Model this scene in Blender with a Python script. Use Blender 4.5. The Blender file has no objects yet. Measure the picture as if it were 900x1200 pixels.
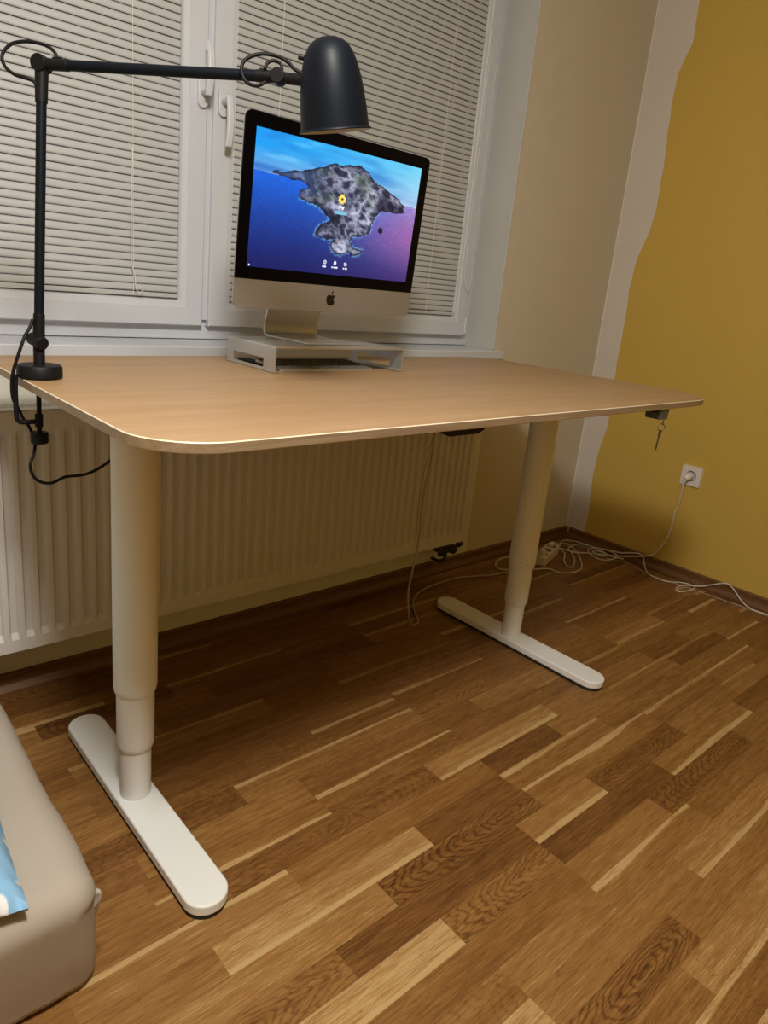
import bpy, bmesh, math, random
from mathutils import Vector, Matrix, noise
random.seed(7)
C = bpy.context.scene.collection
SC = bpy.context.scene

# ------------------------------------------------------------------ helpers
def new_mat(name):
    m = bpy.data.materials.new(name); m.use_nodes = True
    return m, m.node_tree, m.node_tree.nodes['Principled BSDF']

def simple(name, col, rough=.5, metal=0., bump=0., bscale=200., spec=.5, var=0., vscale=8., coat=0.):
    m, nt, b = new_mat(name)
    b.inputs['Base Color'].default_value = (*col, 1)
    b.inputs['Roughness'].default_value = rough
    b.inputs['Metallic'].default_value = metal
    b.inputs['Specular IOR Level'].default_value = spec
    b.inputs['Coat Weight'].default_value = coat
    tc = nt.nodes.new('ShaderNodeTexCoord')
    if var > 0:
        n = nt.nodes.new('ShaderNodeTexNoise'); n.inputs['Scale'].default_value = vscale; n.inputs['Detail'].default_value = 5
        nt.links.new(tc.outputs['Object'], n.inputs['Vector'])
        mx = nt.nodes.new('ShaderNodeMix'); mx.data_type = 'RGBA'
        mx.inputs[6].default_value = (*[c * (1 - var) for c in col], 1)
        mx.inputs[7].default_value = (*[min(1, c * (1 + var)) for c in col], 1)
        nt.links.new(n.outputs['Fac'], mx.inputs[0]); nt.links.new(mx.outputs[2], b.inputs['Base Color'])
    if bump > 0:
        n2 = nt.nodes.new('ShaderNodeTexNoise'); n2.inputs['Scale'].default_value = bscale; n2.inputs['Detail'].default_value = 4
        nt.links.new(tc.outputs['Object'], n2.inputs['Vector'])
        bp = nt.nodes.new('ShaderNodeBump'); bp.inputs['Strength'].default_value = bump; bp.inputs['Distance'].default_value = .001
        nt.links.new(n2.outputs['Fac'], bp.inputs['Height']); nt.links.new(bp.outputs['Normal'], b.inputs['Normal'])
    return m

def link(name, bm, mat, parent=None, smooth=False, bevel=0., seg=2, subsurf=0):
    me = bpy.data.meshes.new(name)
    bmesh.ops.recalc_face_normals(bm, faces=bm.faces)
    bm.to_mesh(me); bm.free()
    o = bpy.data.objects.new(name, me); C.objects.link(o)
    for mm in (mat if isinstance(mat, (list, tuple)) else [mat]): me.materials.append(mm)
    if smooth:
        for f in me.polygons: f.use_smooth = True
    if bevel > 0:
        md = o.modifiers.new('bevel', 'BEVEL'); md.width = bevel; md.segments = seg; md.limit_method = 'ANGLE'; md.angle_limit = math.radians(35)
        md.harden_normals = False
    if subsurf:
        md = o.modifiers.new('sub', 'SUBSURF'); md.levels = subsurf; md.render_levels = subsurf
    if parent is not None:
        o.parent = parent
    return o

def auto_smooth(o, deg=35):
    me = o.data
    bm = bmesh.new(); bm.from_mesh(me)
    for e in bm.edges:
        e.smooth = not (len(e.link_faces) == 2 and e.calc_face_angle(0) > math.radians(deg))
    for f in bm.faces: f.smooth = True
    bm.to_mesh(me); bm.free()
    return o

def tag(o, label=None, cat=None, group=None, kind=None):
    if label: o['label'] = label
    if cat: o['category'] = cat
    if group: o['group'] = group
    if kind: o['kind'] = kind
    return o

def empty(name, loc, label=None, cat=None, rotz=0, **k):
    o = bpy.data.objects.new(name, None); C.objects.link(o)
    o.location = loc; o.rotation_euler = (0, 0, rotz); o.empty_display_size = .05
    return tag(o, label, cat, **k)

def box(bm, x0, x1, y0, y1, z0, z1, M=None, mi=0):
    vs = [bm.verts.new((x, y, z)) for x in (x0, x1) for y in (y0, y1) for z in (z0, z1)]
    fs = [(0, 1, 3, 2), (4, 6, 7, 5), (0, 4, 5, 1), (2, 3, 7, 6), (0, 2, 6, 4), (1, 5, 7, 3)]
    for f in fs:
        ff = bm.faces.new([vs[i] for i in f]); ff.material_index = mi
    if M is not None:
        for v in vs: v.co = M @ v.co
    return vs

def frame_of(a, up=None):
    a = Vector(a).normalized()
    r = Vector((0, 0, 1)) if abs(a.z) < .9 else Vector((1, 0, 0))
    x = a.cross(r).normalized(); y = a.cross(x).normalized()
    return x, y, a

def cyl(bm, p0, p1, r0, r1=None, n=24, cap=True):
    p0 = Vector(p0); p1 = Vector(p1); r1 = r0 if r1 is None else r1
    x, y, a = frame_of(p1 - p0)
    A = []; B = []
    for i in range(n):
        t = 2 * math.pi * i / n; d = x * math.cos(t) + y * math.sin(t)
        A.append(bm.verts.new(p0 + d * r0)); B.append(bm.verts.new(p1 + d * r1))
    for i in range(n):
        j = (i + 1) % n; bm.faces.new((A[i], A[j], B[j], B[i]))
    if cap:
        bm.faces.new(A); bm.faces.new(B)

def lathe(bm, prof, origin=(0, 0, 0), axis=(0, 0, 1), n=48):
    """prof: (radius, height along the axis)"""
    o = Vector(origin); x, y, a = frame_of(axis)
    rings = []
    for r, h in prof:
        if r < 1e-6: rings.append([bm.verts.new(o + a * h)])
        else: rings.append([bm.verts.new(o + a * h + (x * math.cos(2 * math.pi * i / n) + y * math.sin(2 * math.pi * i / n)) * r) for i in range(n)])
    for R, S in zip(rings, rings[1:]):
        for i in range(n):
            j = (i + 1) % n
            if len(R) == 1 and len(S) == 1: continue
            if len(R) == 1: bm.faces.new((R[0], S[j], S[i]))
            elif len(S) == 1: bm.faces.new((R[i], R[j], S[0]))
            else: bm.faces.new((R[i], R[j], S[j], S[i]))

def spline(pts, per=8):
    P = [Vector(p) for p in pts]
    P = [P[0] * 2 - P[1]] + P + [P[-1] * 2 - P[-2]]
    out = []
    for i in range(1, len(P) - 2):
        for k in range(per):
            t = k / per
            a, b, c, d = P[i - 1], P[i], P[i + 1], P[i + 2]
            out.append(.5 * ((2 * b) + (c - a) * t + (2 * a - 5 * b + 4 * c - d) * t * t + (3 * b - 3 * c + d - a) * t ** 3))
    out.append(P[-2].copy())
    return out

def tube(bm, pts, r, n=10, per=8, zmin=None):
    P = spline(pts, per) if per > 1 else [Vector(p) for p in pts]
    if zmin is not None:
        for p in P: p.z = max(p.z, zmin)
    t0 = (P[1] - P[0]).normalized(); x, y, _ = frame_of(t0)
    rings = []
    for i, p in enumerate(P):
        t = (P[min(i + 1, len(P) - 1)] - P[max(i - 1, 0)]).normalized()
        x = (x - t * x.dot(t)).normalized(); y = t.cross(x)
        rings.append([bm.verts.new(p + (x * math.cos(2 * math.pi * k / n) + y * math.sin(2 * math.pi * k / n)) * r) for k in range(n)])
    for R, S in zip(rings, rings[1:]):
        for i in range(n):
            j = (i + 1) % n; bm.faces.new((R[i], R[j], S[j], S[i]))
    bm.faces.new(rings[0]); bm.faces.new(rings[-1])

def prism(bm, poly, z0, z1, M=None, mi=0):
    """poly in XY, extruded along Z"""
    A = [bm.verts.new((x, y, z0)) for x, y in poly]; B = [bm.verts.new((x, y, z1)) for x, y in poly]
    fs = [bm.faces.new(A), bm.faces.new(B)]
    n = len(poly)
    for i in range(n):
        j = (i + 1) % n; fs.append(bm.faces.new((A[i], A[j], B[j], B[i])))
    for f in fs: f.material_index = mi
    if M is not None:
        for v in A + B: v.co = M @ v.co
    return A, B

def rrect(x0, x1, y0, y1, r, n=8):
    out = []
    for cx, cy, a0 in ((x1 - r, y1 - r, 0), (x0 + r, y1 - r, 90), (x0 + r, y0 + r, 180), (x1 - r, y0 + r, 270)):
        for k in range(n + 1):
            a = math.radians(a0 + 90 * k / n); out.append((cx + r * math.cos(a), cy + r * math.sin(a)))
    return out

B = bmesh.new

# ------------------------------------------------------------------ materials
M_white = simple('white_pvc', (.54, .56, .60), .38, var=.03, vscale=3)
M_wallwhite = simple('primer_paint', (.59, .54, .48), .85, bump=.3, bscale=90, var=.05, vscale=5)
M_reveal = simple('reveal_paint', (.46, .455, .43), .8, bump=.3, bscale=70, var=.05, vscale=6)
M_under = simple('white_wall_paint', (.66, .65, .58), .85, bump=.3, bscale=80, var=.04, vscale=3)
M_cream = simple('cream_paint', (.54, .487, .37), .85, bump=.35, bscale=80, var=.04, vscale=3)
M_grout = simple('caulk', (.72, .68, .58), .7)
M_yellow = simple('yellow_paint', (.53, .355, .065), .8, bump=.35, bscale=80, var=.03, vscale=4)
M_ceiling = simple('ceiling_paint', (.50, .48, .43), .9, bump=.2)
M_rad = simple('radiator_enamel', (.60, .59, .57), .4, var=.02)
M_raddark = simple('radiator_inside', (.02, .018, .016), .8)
M_legs = simple('white_powder_coat', (.75, .76, .74), .45, bump=.25, bscale=600)
M_blackplastic = simple('black_plastic', (.005, .005, .006), .5, spec=.2)
M_blackmat = simple('black_lacquer', (.003, .005, .009), .45, spec=.16)
M_cord_black = simple('black_cord', (.005, .005, .005), .55, spec=.2)
M_cord_white = simple('white_cord', (.62, .56, .47), .5)
M_cord_grey = simple('grey_cord', (.36, .31, .25), .5)
M_alu = simple('brushed_aluminium', (.60, .59, .57), .38, metal=.85, bump=.1, bscale=900)
M_alu_chin = simple('aluminium_front', (.37, .36, .35), .45, metal=.75)
M_glass_black = simple('black_glass', (.001, .001, .002), .1, spec=.12)
M_logo = simple('logo_black', (.004, .004, .004), .3)
M_slat = simple('blind_slat', (.44, .45, .45), .42, var=.02)
M_cord_clear = simple('blind_cord', (.70, .66, .60), .5)
M_socket = simple('socket_plastic', (.70, .66, .60), .35)
M_darkgrey = simple('dark_grey_plastic', (.07, .075, .07), .4)
M_steel = simple('steel', (.16, .15, .13), .35, metal=.9)
M_brass = simple('valve_metal', (.045, .038, .034), .45, metal=.6)
M_rubber_shade = simple('rubber_gap_shade', (.01, .01, .01), .7)  # black rubber, also painted shade under the desk feet and mattress
M_inner = simple('shade_inside', (.50, .50, .54), .5)
M_bulb = simple('frosted_bulb', (.75, .74, .70), .3)
M_key = simple('keyboard_key', (.16, .15, .13), .5)

def wood_nodes(nt, vec, scale_long, scale_cross, cath_amt):
    pass

def mat_floor():
    m, nt, b = new_mat('oak_parquet')
    N = nt.nodes; L = nt.links
    def att(n):
        a = N.new('ShaderNodeAttribute'); a.attribute_name = n; return a.outputs['Fac']
    def math_(op, a, c=None, d=None, clamp=False):
        n = N.new('ShaderNodeMath'); n.operation = op; n.use_clamp = clamp
        for i, v in enumerate((a, c, d)):
            if v is None: continue
            if isinstance(v, (int, float)): n.inputs[i].default_value = v
            else: L.new(v, n.inputs[i])
        return n.outputs[0]
    uv = N.new('ShaderNodeUVMap'); uv.uv_map = 'UVMap'
    sep = N.new('ShaderNodeSeparateXYZ'); L.new(uv.outputs[0], sep.inputs[0])
    u, v = sep.outputs[0], sep.outputs[1]
    vm = math_('MULTIPLY', v, .0622)
    tone, seed, sapn, sapf, cath = att('tone'), att('seed'), att('sapn'), att('sapf'), att('cath')
    def nz(su, sv, det=4, rough=.55, dist=0., zoff=0.):
        c = N.new('ShaderNodeCombineXYZ')
        L.new(math_('MULTIPLY', u, su), c.inputs[0]); L.new(math_('MULTIPLY', vm, sv), c.inputs[1])
        L.new(math_('ADD', math_('MULTIPLY', seed, 37.3), zoff), c.inputs[2])
        n = N.new('ShaderNodeTexNoise'); n.inputs['Scale'].default_value = 1; n.inputs['Detail'].default_value = det
        n.inputs['Roughness'].default_value = rough; n.inputs['Distortion'].default_value = dist
        L.new(c.outputs[0], n.inputs['Vector']); return n.outputs['Fac']
    fine = nz(22, 520, 3, .65)
    mid = nz(4, 70, 4, .55, .3, 3.)
    big = nz(3, 18, 2, .5, 0., 9.)
    # cathedral figure: rings round a far-off centre, heavily stretched along the strip
    warp = nz(9, 30, 3, .6, 0., 5.)
    uc = math_('SUBTRACT', u, math_('ADD', math_('MULTIPLY', seed, .5), .05))
    ru = math_('MULTIPLY', uc, uc)
    vc = math_('SUBTRACT', vm, .03)
    rv = math_('MULTIPLY', math_('MULTIPLY', vc, vc), 22)
    rr = math_('SQRT', math_('ADD', math_('ADD', ru, rv), .0004))
    ph = math_('ADD', math_('MULTIPLY', rr, 250), math_('MULTIPLY', warp, 30))
    ring = math_('POWER', math_('ADD', math_('MULTIPLY', math_('SINE', ph), .5), .5), 3.)
    ringm = math_('MULTIPLY', math_('MULTIPLY', ring, cath), math_('ADD', big, .55))
    # small dark medullary dashes
    c3 = N.new('ShaderNodeCombineXYZ')
    L.new(math_('MULTIPLY', math_('ADD', u, math_('MULTIPLY', vm, .6)), 30), c3.inputs[0]); L.new(math_('MULTIPLY', vm, 95), c3.inputs[1]); L.new(math_('MULTIPLY', seed, 91), c3.inputs[2])
    n3 = N.new('ShaderNodeTexNoise'); n3.inputs['Scale'].default_value = 1; n3.inputs['Detail'].default_value = 2; n3.inputs['Distortion'].default_value = 1.2
    L.new(c3.outputs[0], n3.inputs['Vector'])
    ck = math_('MULTIPLY', math_('SUBTRACT', n3.outputs['Fac'], .66), 9, clamp=True)
    # sapwood edges
    wob = math_('MULTIPLY', math_('SUBTRACT', big, .5), .5)
    sn = math_('MULTIPLY', math_('MULTIPLY', math_('SUBTRACT', math_('ADD', v, wob), .77), 14, clamp=True), sapn)
    sf = math_('MULTIPLY', math_('MULTIPLY', math_('SUBTRACT', .23, math_('ADD', v, wob)), 14, clamp=True), sapf)
    sap = math_('ADD', sn, sf, clamp=True)
    t = math_('ADD', math_('MULTIPLY', tone, .37), .55)
    t = math_('ADD', t, math_('MULTIPLY', math_('SUBTRACT', mid, .5), .55))
    t = math_('ADD', t, math_('MULTIPLY', math_('SUBTRACT', fine, .52), .95))
    t = math_('SUBTRACT', t, math_('MULTIPLY', ringm, .24))
    t = math_('SUBTRACT', t, math_('MULTIPLY', ck, .16))
    t = math_('ADD', t, math_('MULTIPLY', sap, math_('SUBTRACT', .42, math_('MULTIPLY', tone, .2))), clamp=True)
    r = N.new('ShaderNodeValToRGB'); L.new(t, r.inputs[0])
    e = r.color_ramp.elements
    e[0].position = 0; e[0].color = (.050, .018, .0042, 1)
    e[1].position = 1; e[1].color = (.46, .305, .13, 1)
    for pos, col in ((.25, (.108, .043, .0105, 1)), (.5, (.20, .089, .0225, 1)), (.75, (.30, .155, .047, 1))):
        x = e.new(pos); x.color = col
    # seams between strips
    ed = math_('MINIMUM', v, math_('SUBTRACT', 1, v))
    seam = math_('MULTIPLY', ed, 60, clamp=True)
    seam = math_('ADD', math_('MULTIPLY', seam, .35), .65)
    mx = N.new('ShaderNodeMix'); mx.data_type = 'RGBA'; mx.blend_type = 'MULTIPLY'; mx.inputs[0].default_value = 1
    L.new(r.outputs[0], mx.inputs[6]); L.new(seam, mx.inputs[7])
    L.new(mx.outputs[2], b.inputs['Base Color'])
    b.inputs['Roughness'].default_value = .42
    b.inputs['Specular IOR Level'].default_value = .32
    bp = N.new('ShaderNodeBump'); bp.inputs['Strength'].default_value = .12; bp.inputs['Distance'].default_value = .001
    L.new(fine, bp.inputs['Height']); L.new(bp.outputs[0], b.inputs['Normal'])
    return m

def mat_wood(name, lo, hi, ls=1.6, cs=26., fs=240., rough=.42, amt=.5):
    m, nt, b = new_mat(name); N = nt.nodes; L = nt.links
    tc = N.new('ShaderNodeTexCoord')
    def nz(sx, sy, det, dist):
        mp = N.new('ShaderNodeMapping'); mp.inputs['Scale'].default_value = (sx, sy, sy)
        L.new(tc.outputs['Object'], mp.inputs[0])
        n = N.new('ShaderNodeTexNoise'); n.inputs['Scale'].default_value = 1; n.inputs['Detail'].default_value = det; n.inputs['Distortion'].default_value = dist
        L.new(mp.outputs[0], n.inputs['Vector']); return n.outputs['Fac']
    a = nz(ls, cs, 4, .5); c = nz(ls * 5, fs, 3, 0)
    mm = N.new('ShaderNodeMix'); mm.data_type = 'FLOAT'; mm.inputs[0].default_value = amt
    L.new(a, mm.inputs[2]); L.new(c, mm.inputs[3])
    r = N.new('ShaderNodeValToRGB'); L.new(mm.outputs[0], r.inputs[0])
    r.color_ramp.elements[0].position = .3; r.color_ramp.elements[0].color = (*lo, 1)
    r.color_ramp.elements[1].position = .7; r.color_ramp.elements[1].color = (*hi, 1)
    L.new(r.outputs[0], b.inputs['Base Color']); b.inputs['Roughness'].default_value = rough
    b.inputs['Specular IOR Level'].default_value = .4
    return m
M_floor = mat_floor()
M_desk = mat_wood('oak_veneer', (.30, .178, .082), (.40, .252, .130))
M_edge = mat_wood('oak_edge_band', (.20, .135, .075), (.33, .235, .145), 3, 60, 300)
M_lip_highlight = simple('edge_lip_highlight', (.62, .54, .40), .4)  # pale melamine edge with its bevel highlight painted into the colour
M_base = mat_wood('baseboard_oak', (.095, .040, .012), (.17, .078, .026), 4, 60, 300, .4)

def mat_sheet():
    m = simple('beige_jersey', (.39, .34, .28), .9, bump=.5, bscale=700, var=.05, vscale=4)
    return m
M_sheet = mat_sheet()

def mat_dots():
    m, nt, b = new_mat('blue_dotted_cotton'); N = nt.nodes; L = nt.links
    tc = N.new('ShaderNodeTexCoord')
    v = N.new('ShaderNodeTexVoronoi'); v.voronoi_dimensions = '2D'; v.inputs['Scale'].default_value = 27; v.inputs['Randomness'].default_value = .45
    L.new(tc.outputs['Object'], v.inputs['Vector'])
    r = N.new('ShaderNodeValToRGB'); L.new(v.outputs['Distance'], r.inputs[0])
    r.color_ramp.elements[0].position = .17; r.color_ramp.elements[0].color = (.80, .82, .82, 1)
    r.color_ramp.elements[1].position = .24; r.color_ramp.elements[1].color = (.20, .42, .68, 1)
    n = N.new('ShaderNodeTexNoise'); n.inputs['Scale'].default_value = 25; L.new(tc.outputs['Object'], n.inputs['Vector'])
    mx = N.new('ShaderNodeMix'); mx.data_type = 'RGBA'; mx.blend_type = 'SCREEN'
    mr = N.new('ShaderNodeMath'); mr.operation = 'MULTIPLY'; mr.inputs[1].default_value = .35; L.new(n.outputs['Fac'], mr.inputs[0])
    L.new(mr.outputs[0], mx.inputs[0]); L.new(r.outputs[0], mx.inputs[6]); mx.inputs[7].default_value = (.35, .55, .7, 1)
    L.new(mx.outputs[2], b.inputs['Base Color']); b.inputs['Roughness'].default_value = .9
    return m
M_dots = mat_dots()

def mat_glass():
    m, nt, b = new_mat('window_glass')
    b.inputs['Base Color'].default_value = (1, 1, 1, 1); b.inputs['Roughness'].default_value = .01
    b.inputs['Transmission Weight'].default_value = 1; b.inputs['IOR'].default_value = 1.45
    return m
M_glass = mat_glass()

def mat_screen():
    m, nt, b = new_mat('lit_screen'); N = nt.nodes; L = nt.links
    a = N.new('ShaderNodeAttribute'); a.attribute_name = 'Col'
    b.inputs['Base Color'].default_value = (.003, .003, .004, 1); b.inputs['Roughness'].default_value = .15
    L.new(a.outputs['Color'], b.inputs['Emission Color']); b.inputs['Emission Strength'].default_value = SCREEN_GAIN
    return m
SCREEN_GAIN = 1.15
M_screen = mat_screen()

# ------------------------------------------------------------------ room dimensions
XL, YB, ZC = -4.6, -3.7, 2.6          # left wall, back wall, ceiling
WX0, WX1, WZ0, WZ1 = -3.01, -.72, .84, 2.20   # window opening
WD = .26                               # outer wall thickness
YF = .143                              # face of the window frame

# ------------------------------------------------------------------ floor with individually toned parquet strips
P, Y0 = .0622, -.931
ROWS = {  # row: [(x_end of strip, tone, near sapwood, far sapwood, cathedral)], read left to right, last one runs on
 -12: [(-1.746, -.2, 0, .8, 0), (-1.2, -.2, 0, 0, 0)],
 -11: [(-2.027, -.1, 0, 0, 0), (-1.476, -.5, 0, 0, 0), (-1.0, .15, 0, .6, 0)],
 -10: [(-2.2, 0, 0, 0, 0), (-1.682, -.4, 0, 0, 0), (-1.25, 0, 0, 0, .3)],
 -9: [(-2.422, -.2, 0, 0, 0), (-1.93, .1, 0, .6, 0), (-1.71, -.2, 0, 0, 0), (-1.25, 0, .6, 0, 0)],
 -8: [(-2.3, .1, 0, 0, 0), (-1.85, -.1, 0, 0, 0), (-1.35, .1, 0, 0, .3), (-.86, -.1, 0, .3, 0), (-.392, .1, 0, 0, .3), (-.05, -.3, 0, 0, 0)],
 -7: [(-2.42, 0, 0, 0, 0), (-2.0, -.1, 0, 0, 0), (-1.62, 0, 0, 0, 0), (-1.25, .15, .9, 0, .4), (-.8, -.2, 0, 0, 0), (-.396, 0, .7, 0, 0)],
 -6: [(-2.3, .1, 0, 0, 0), (-1.905, -.1, 0, 0, .3), (-1.632, -.15, 0, 1, 0), (-1.17, -.25, 0, 0, 0), (-.78, .0, 0, 0, 0), (-.387, -.35, 0, 0, 0), (0, .1, 0, 0, .2)],
 -5: [(-2.5, .2, 0, 0, 0), (-2.155, -.3, 0, 0, .4), (-1.624, .05, 0, .9, .2), (-1.329, .1, 0, 0, .9), (-.93, -.15, 0, 0, 0), (-.47, .1, 0, 0, .8), (-.15, -.2, .4, 0, 0)],
 -4: [(-2.4, -.1, 0, 0, .3), (-2.028, .2, 0, 0, 0), (-1.457, -.15, 0, 0, .2), (-1.1, .25, 0, 0, 0), (-.778, -.15, 0, 0, .3), (-.458, .42, .5, 0, 0), (-.1, -.2, 0, 0, .2)],
 -3: [(-2.413, .1, 0, 0, 0), (-2.027, .05, .9, 0, 0), (-1.603, -.05, 0, 1, .2), (-1.241, -.1, 0, 0, 0), (-.776, -.25, 0, .7, 0), (-.29, .05, 0, .3, .7), (-.071, -.1, 0, 1, 0)],
 -2: [(-2.6, .1, 0, 0, 0), (-2.295, .1, 0, 0, 0), (-1.756, -.15, 0, 0, .6), (-1.3, .5, .8, 0, 0), (-1.08, .2, 0, 0, 0), (-.764, .0, 0, .3, 0), (-.516, -.4, 0, 0, 0), (-.1, .15, 0, 0, .4)],
 -1: [(-2.585, .0, 0, 0, 0), (-2.186, .35, 0, 1, .0), (-1.9, .2, 0, 0, 0), (-1.628, .05, 0, 0, 0), (-1.366, -.55, 0, 0, 0), (-1.05, .15, 0, 0, 0), (-.719, .05, 0, .6, 0), (-.376, -.45, 0, .8, .3), (0, .05, 0, 0, 0)],
 0: [(-2.372, .22, 0, 0, 0), (-1.909, .72, 1, 0, 0), (-1.63, -.35, 0, 0, 0), (-1.22, .12, 0, .8, 0), (-.834, -.05, 0, 0, .2), (-.385, .05, 0, 0, .2), (-.13, -.1, 0, 1, 0), (0.2, -.2, 0, 0, 0)],
 1: [(-2.5, .3, 0, 0, 0), (-2.065, .42, 0, 0, 0), (-1.623, -.18, 0, 0, 1), (-1.081, .15, 0, 1, 0), (-.692, .0, 0, .8, .2), (-.369, .1, 0, 1, 0), (0, -.2, 0, 0, .2)],
 2: [(-2.21, .18, 0, 0, .8), (-1.725, -.45, 0, 0, 0), (-1.46, .40, 1, 0, 0), (-1.074, -.28, 0, 0, .7), (-.724, .05, 0, 0, 0), (-.485, .25, 0, .4, 0), (0, 0, 0, 0, 0)],
 3: [(-2.021, 1.0, .8, 0, 0), (-1.726, .22, 0, 0, 1), (-1.265, -.55, 0, 0, 0), (-.794, .18, 1, 0, 0), (-.4, -.35, 0, 0, 0), (0, 0, 0, 0, 0)],
 4: [(-2.25, .2, 0, 0, 0), (-1.727, -.05, 0, 0, 0), (-1.399, .25, 0, 0, 0), (-.947, -.32, 0, 0, .9), (-.5, .0, 0, 0, 0)],
 5: [(-2.008, .1, 0, 0, .3), (-1.734, .2, .3, 0, 0), (-1.339, .18, 0, 1, 0), (-.9, .05, 0, 0, .2), (-.4, .2, 0, 0, 0)],
 6: [(-2.008, .9, 0, 0, 0), (-1.523, .22, 0, 0, 0), (-1.057, .48, .9, 0, 0), (-.6, -.2, 0, 0, 0)],
 7: [(-2.1, .1, 0, 0, 0), (-1.664, -.1, 0, 0, 1), (-1.2, .15, 0, 0, 0), (-.8, 0, 0, 0, 0)],
 8: [(-2.2, .2, 0, 0, 0), (-1.75, .0, 0, 0, 0), (-1.3, .5, 0, 0, 0), (-.9, .1, .6, 0, 0)],
}
def build_floor():
    bm = B()
    uvl = bm.loops.layers.uv.new('UVMap')
    lay = {k: bm.faces.layers.float.new(k) for k in ('tone', 'seed', 'sapn', 'sapf', 'cath')}
    rnd = random.Random(3)
    k0 = int(math.floor((Y0 - .02) / P)) ; k = -16
    while Y0 - P * (k) > YB - .02:
        ya, yb = Y0 - P * k, Y0 - P * (k + 1)
        row = list(ROWS.get(k, []))
        strips = []
        if row:
            first = row[0][0]; x = first - (rnd.uniform(.3, .47))
            strips = [(x, *row[0])]; x = row[0][0]
            for r in row[1:]: strips.append((x, *r)); x = r[0]
            xs = strips[0][0]
        else:
            xs = x = -2.0 + rnd.uniform(-.2, .2)
        def rs(): 
            return (max(-.6, min(.9, rnd.gauss(0, .28))), 1 if rnd.random() < .13 else 0, 1 if rnd.random() < .15 else 0, rnd.choice((0, 0, .2, .8)))
        while x < .05:
            n = x + rnd.choice((.28, .33, .42, .47, .47)); strips.append((x, n, *rs())); x = n
        while xs > XL - .05:
            n = xs - rnd.choice((.28, .33, .42, .47, .47)); strips.append((n, xs, *rs())); xs = n
        for a, b_, tone, sn, sf, ca in strips:
            a = max(a, XL - .05); b_ = min(b_, .03)
            if b_ - a < .001: continue
            y1 = min(ya, .03); y0 = max(yb, YB - .03)
            if y1 <= y0: continue
            vs = [bm.verts.new((a, y0, 0)), bm.verts.new((b_, y0, 0)), bm.verts.new((b_, y1, 0)), bm.verts.new((a, y1, 0))]
            f = bm.faces.new(vs)
            off = rnd.uniform(0, 50) if ca < .5 else 0
            va, vb = 1.0, 0.0
            uvs = [(off, va), (off + b_ - a, va), (off + b_ - a, vb), (off, vb)]
            for lp, q in zip(f.loops, uvs): lp[uvl].uv = q
            f[lay['tone']] = tone; f[lay['seed']] = rnd.random(); f[lay['sapn']] = sn; f[lay['sapf']] = sf; f[lay['cath']] = ca
        k += 1
    me = bpy.data.meshes.new('floor'); bm.to_mesh(me); bm.free()
    o = bpy.data.objects.new('floor', me); C.objects.link(o); me.materials.append(M_floor)
    tag(o, 'three strip oak parquet floor', kind='structure')
build_floor()

# ------------------------------------------------------------------ walls
def struct(name, bm, mat, label, **k):
    o = link(name, bm, mat, **k); return tag(o, label, kind='structure')

bm = B(); box(bm, XL - .2, .2, YB - .2, WD, ZC, ZC + .1); struct('ceiling', bm, M_ceiling, 'plain white ceiling')
bm = B(); box(bm, XL - .15, XL, YB - .15, WD, -.05, ZC); struct('wall_left', bm, M_yellow, 'yellow painted wall on the left')
bm = B(); box(bm, XL, 0, YB - .15, YB, -.05, ZC); struct('wall_back', bm, M_yellow, 'yellow painted wall behind the camera')
bm = B()
box(bm, XL, WX0, 0, WD, -.05, WZ0); box(bm, WX0, WX1, 0, WD, -.05, WZ0, mi=2); box(bm, WX1, 0, 0, WD, -.05, WZ0); box(bm, XL, 0, 0, WD, WZ1, ZC)
box(bm, XL, WX0, 0, WD, WZ0, WZ1); box(bm, WX1, 0, 0, WD, WZ0, WZ1)
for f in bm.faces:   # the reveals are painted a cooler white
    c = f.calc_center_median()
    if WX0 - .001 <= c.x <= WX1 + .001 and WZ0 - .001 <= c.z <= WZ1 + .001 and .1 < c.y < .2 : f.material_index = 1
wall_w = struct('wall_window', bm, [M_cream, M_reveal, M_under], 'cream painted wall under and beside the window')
# rounded corner beads along the reveal
for x, nm in ((WX1, 'trim_1'), (WX0, 'trim_2')):
    bm = B(); cyl(bm, (x, .002, WZ0 + .04), (x, .002, WZ1), .004, n=12); struct(nm, bm, M_reveal, 'white corner bead of the window reveal', smooth=False)

# right wall: yellow with an unpainted wavy strip along the corner
EDGE = [(0, -.095), (.075, -.101), (.152, -.104), (.313, -.090), (.436, -.096), (.56, -.118), (.70, -.112), (.825, -.106), (.936, -.108), (1.08, -.106), (1.18, -.100),
        (1.29, -.113), (1.40, -.146), (1.491, -.154), (1.636, -.152), (1.778, -.140), (1.9, -.136), (1.975, -.139), (2.073, -.175), (2.216, -.170), (2.4, -.15), (ZC, -.16)]
bm = B()
es = []
for i in range(len(EDGE) - 1):
    for k in range(6):
        t = k / 6; z = EDGE[i][0] * (1 - t) + EDGE[i + 1][0] * t; y = EDGE[i][1] * (1 - t) + EDGE[i + 1][1] * t
        es.append((z, y + .004 * noise.noise(Vector((0, 0, z * 18)))))
es.append(EDGE[-1])
bmv = [(bm.verts.new((0, 0, z)), bm.verts.new((0, y, z)), bm.verts.new((0, YB, z))) for z, y in es]
for a, b_ in zip(bmv, bmv[1:]):
    f = bm.faces.new((a[0], a[1], b_[1], b_[0])); f.material_index = 1
    f = bm.faces.new((a[1], a[2], b_[2], b_[1])); f.material_index = 0
box(bm, .001, .15, YB - .15, WD, -.05, ZC)
struct('wall_right', bm, [M_yellow, M_wallwhite], 'yellow painted wall on the right with an unpainted strip at the corner')
bm = B(); box(bm, -.004, 0, -.004, 0, 0, ZC); struct('trim_3', bm, M_grout, 'caulk line in the corner of the room')

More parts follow.
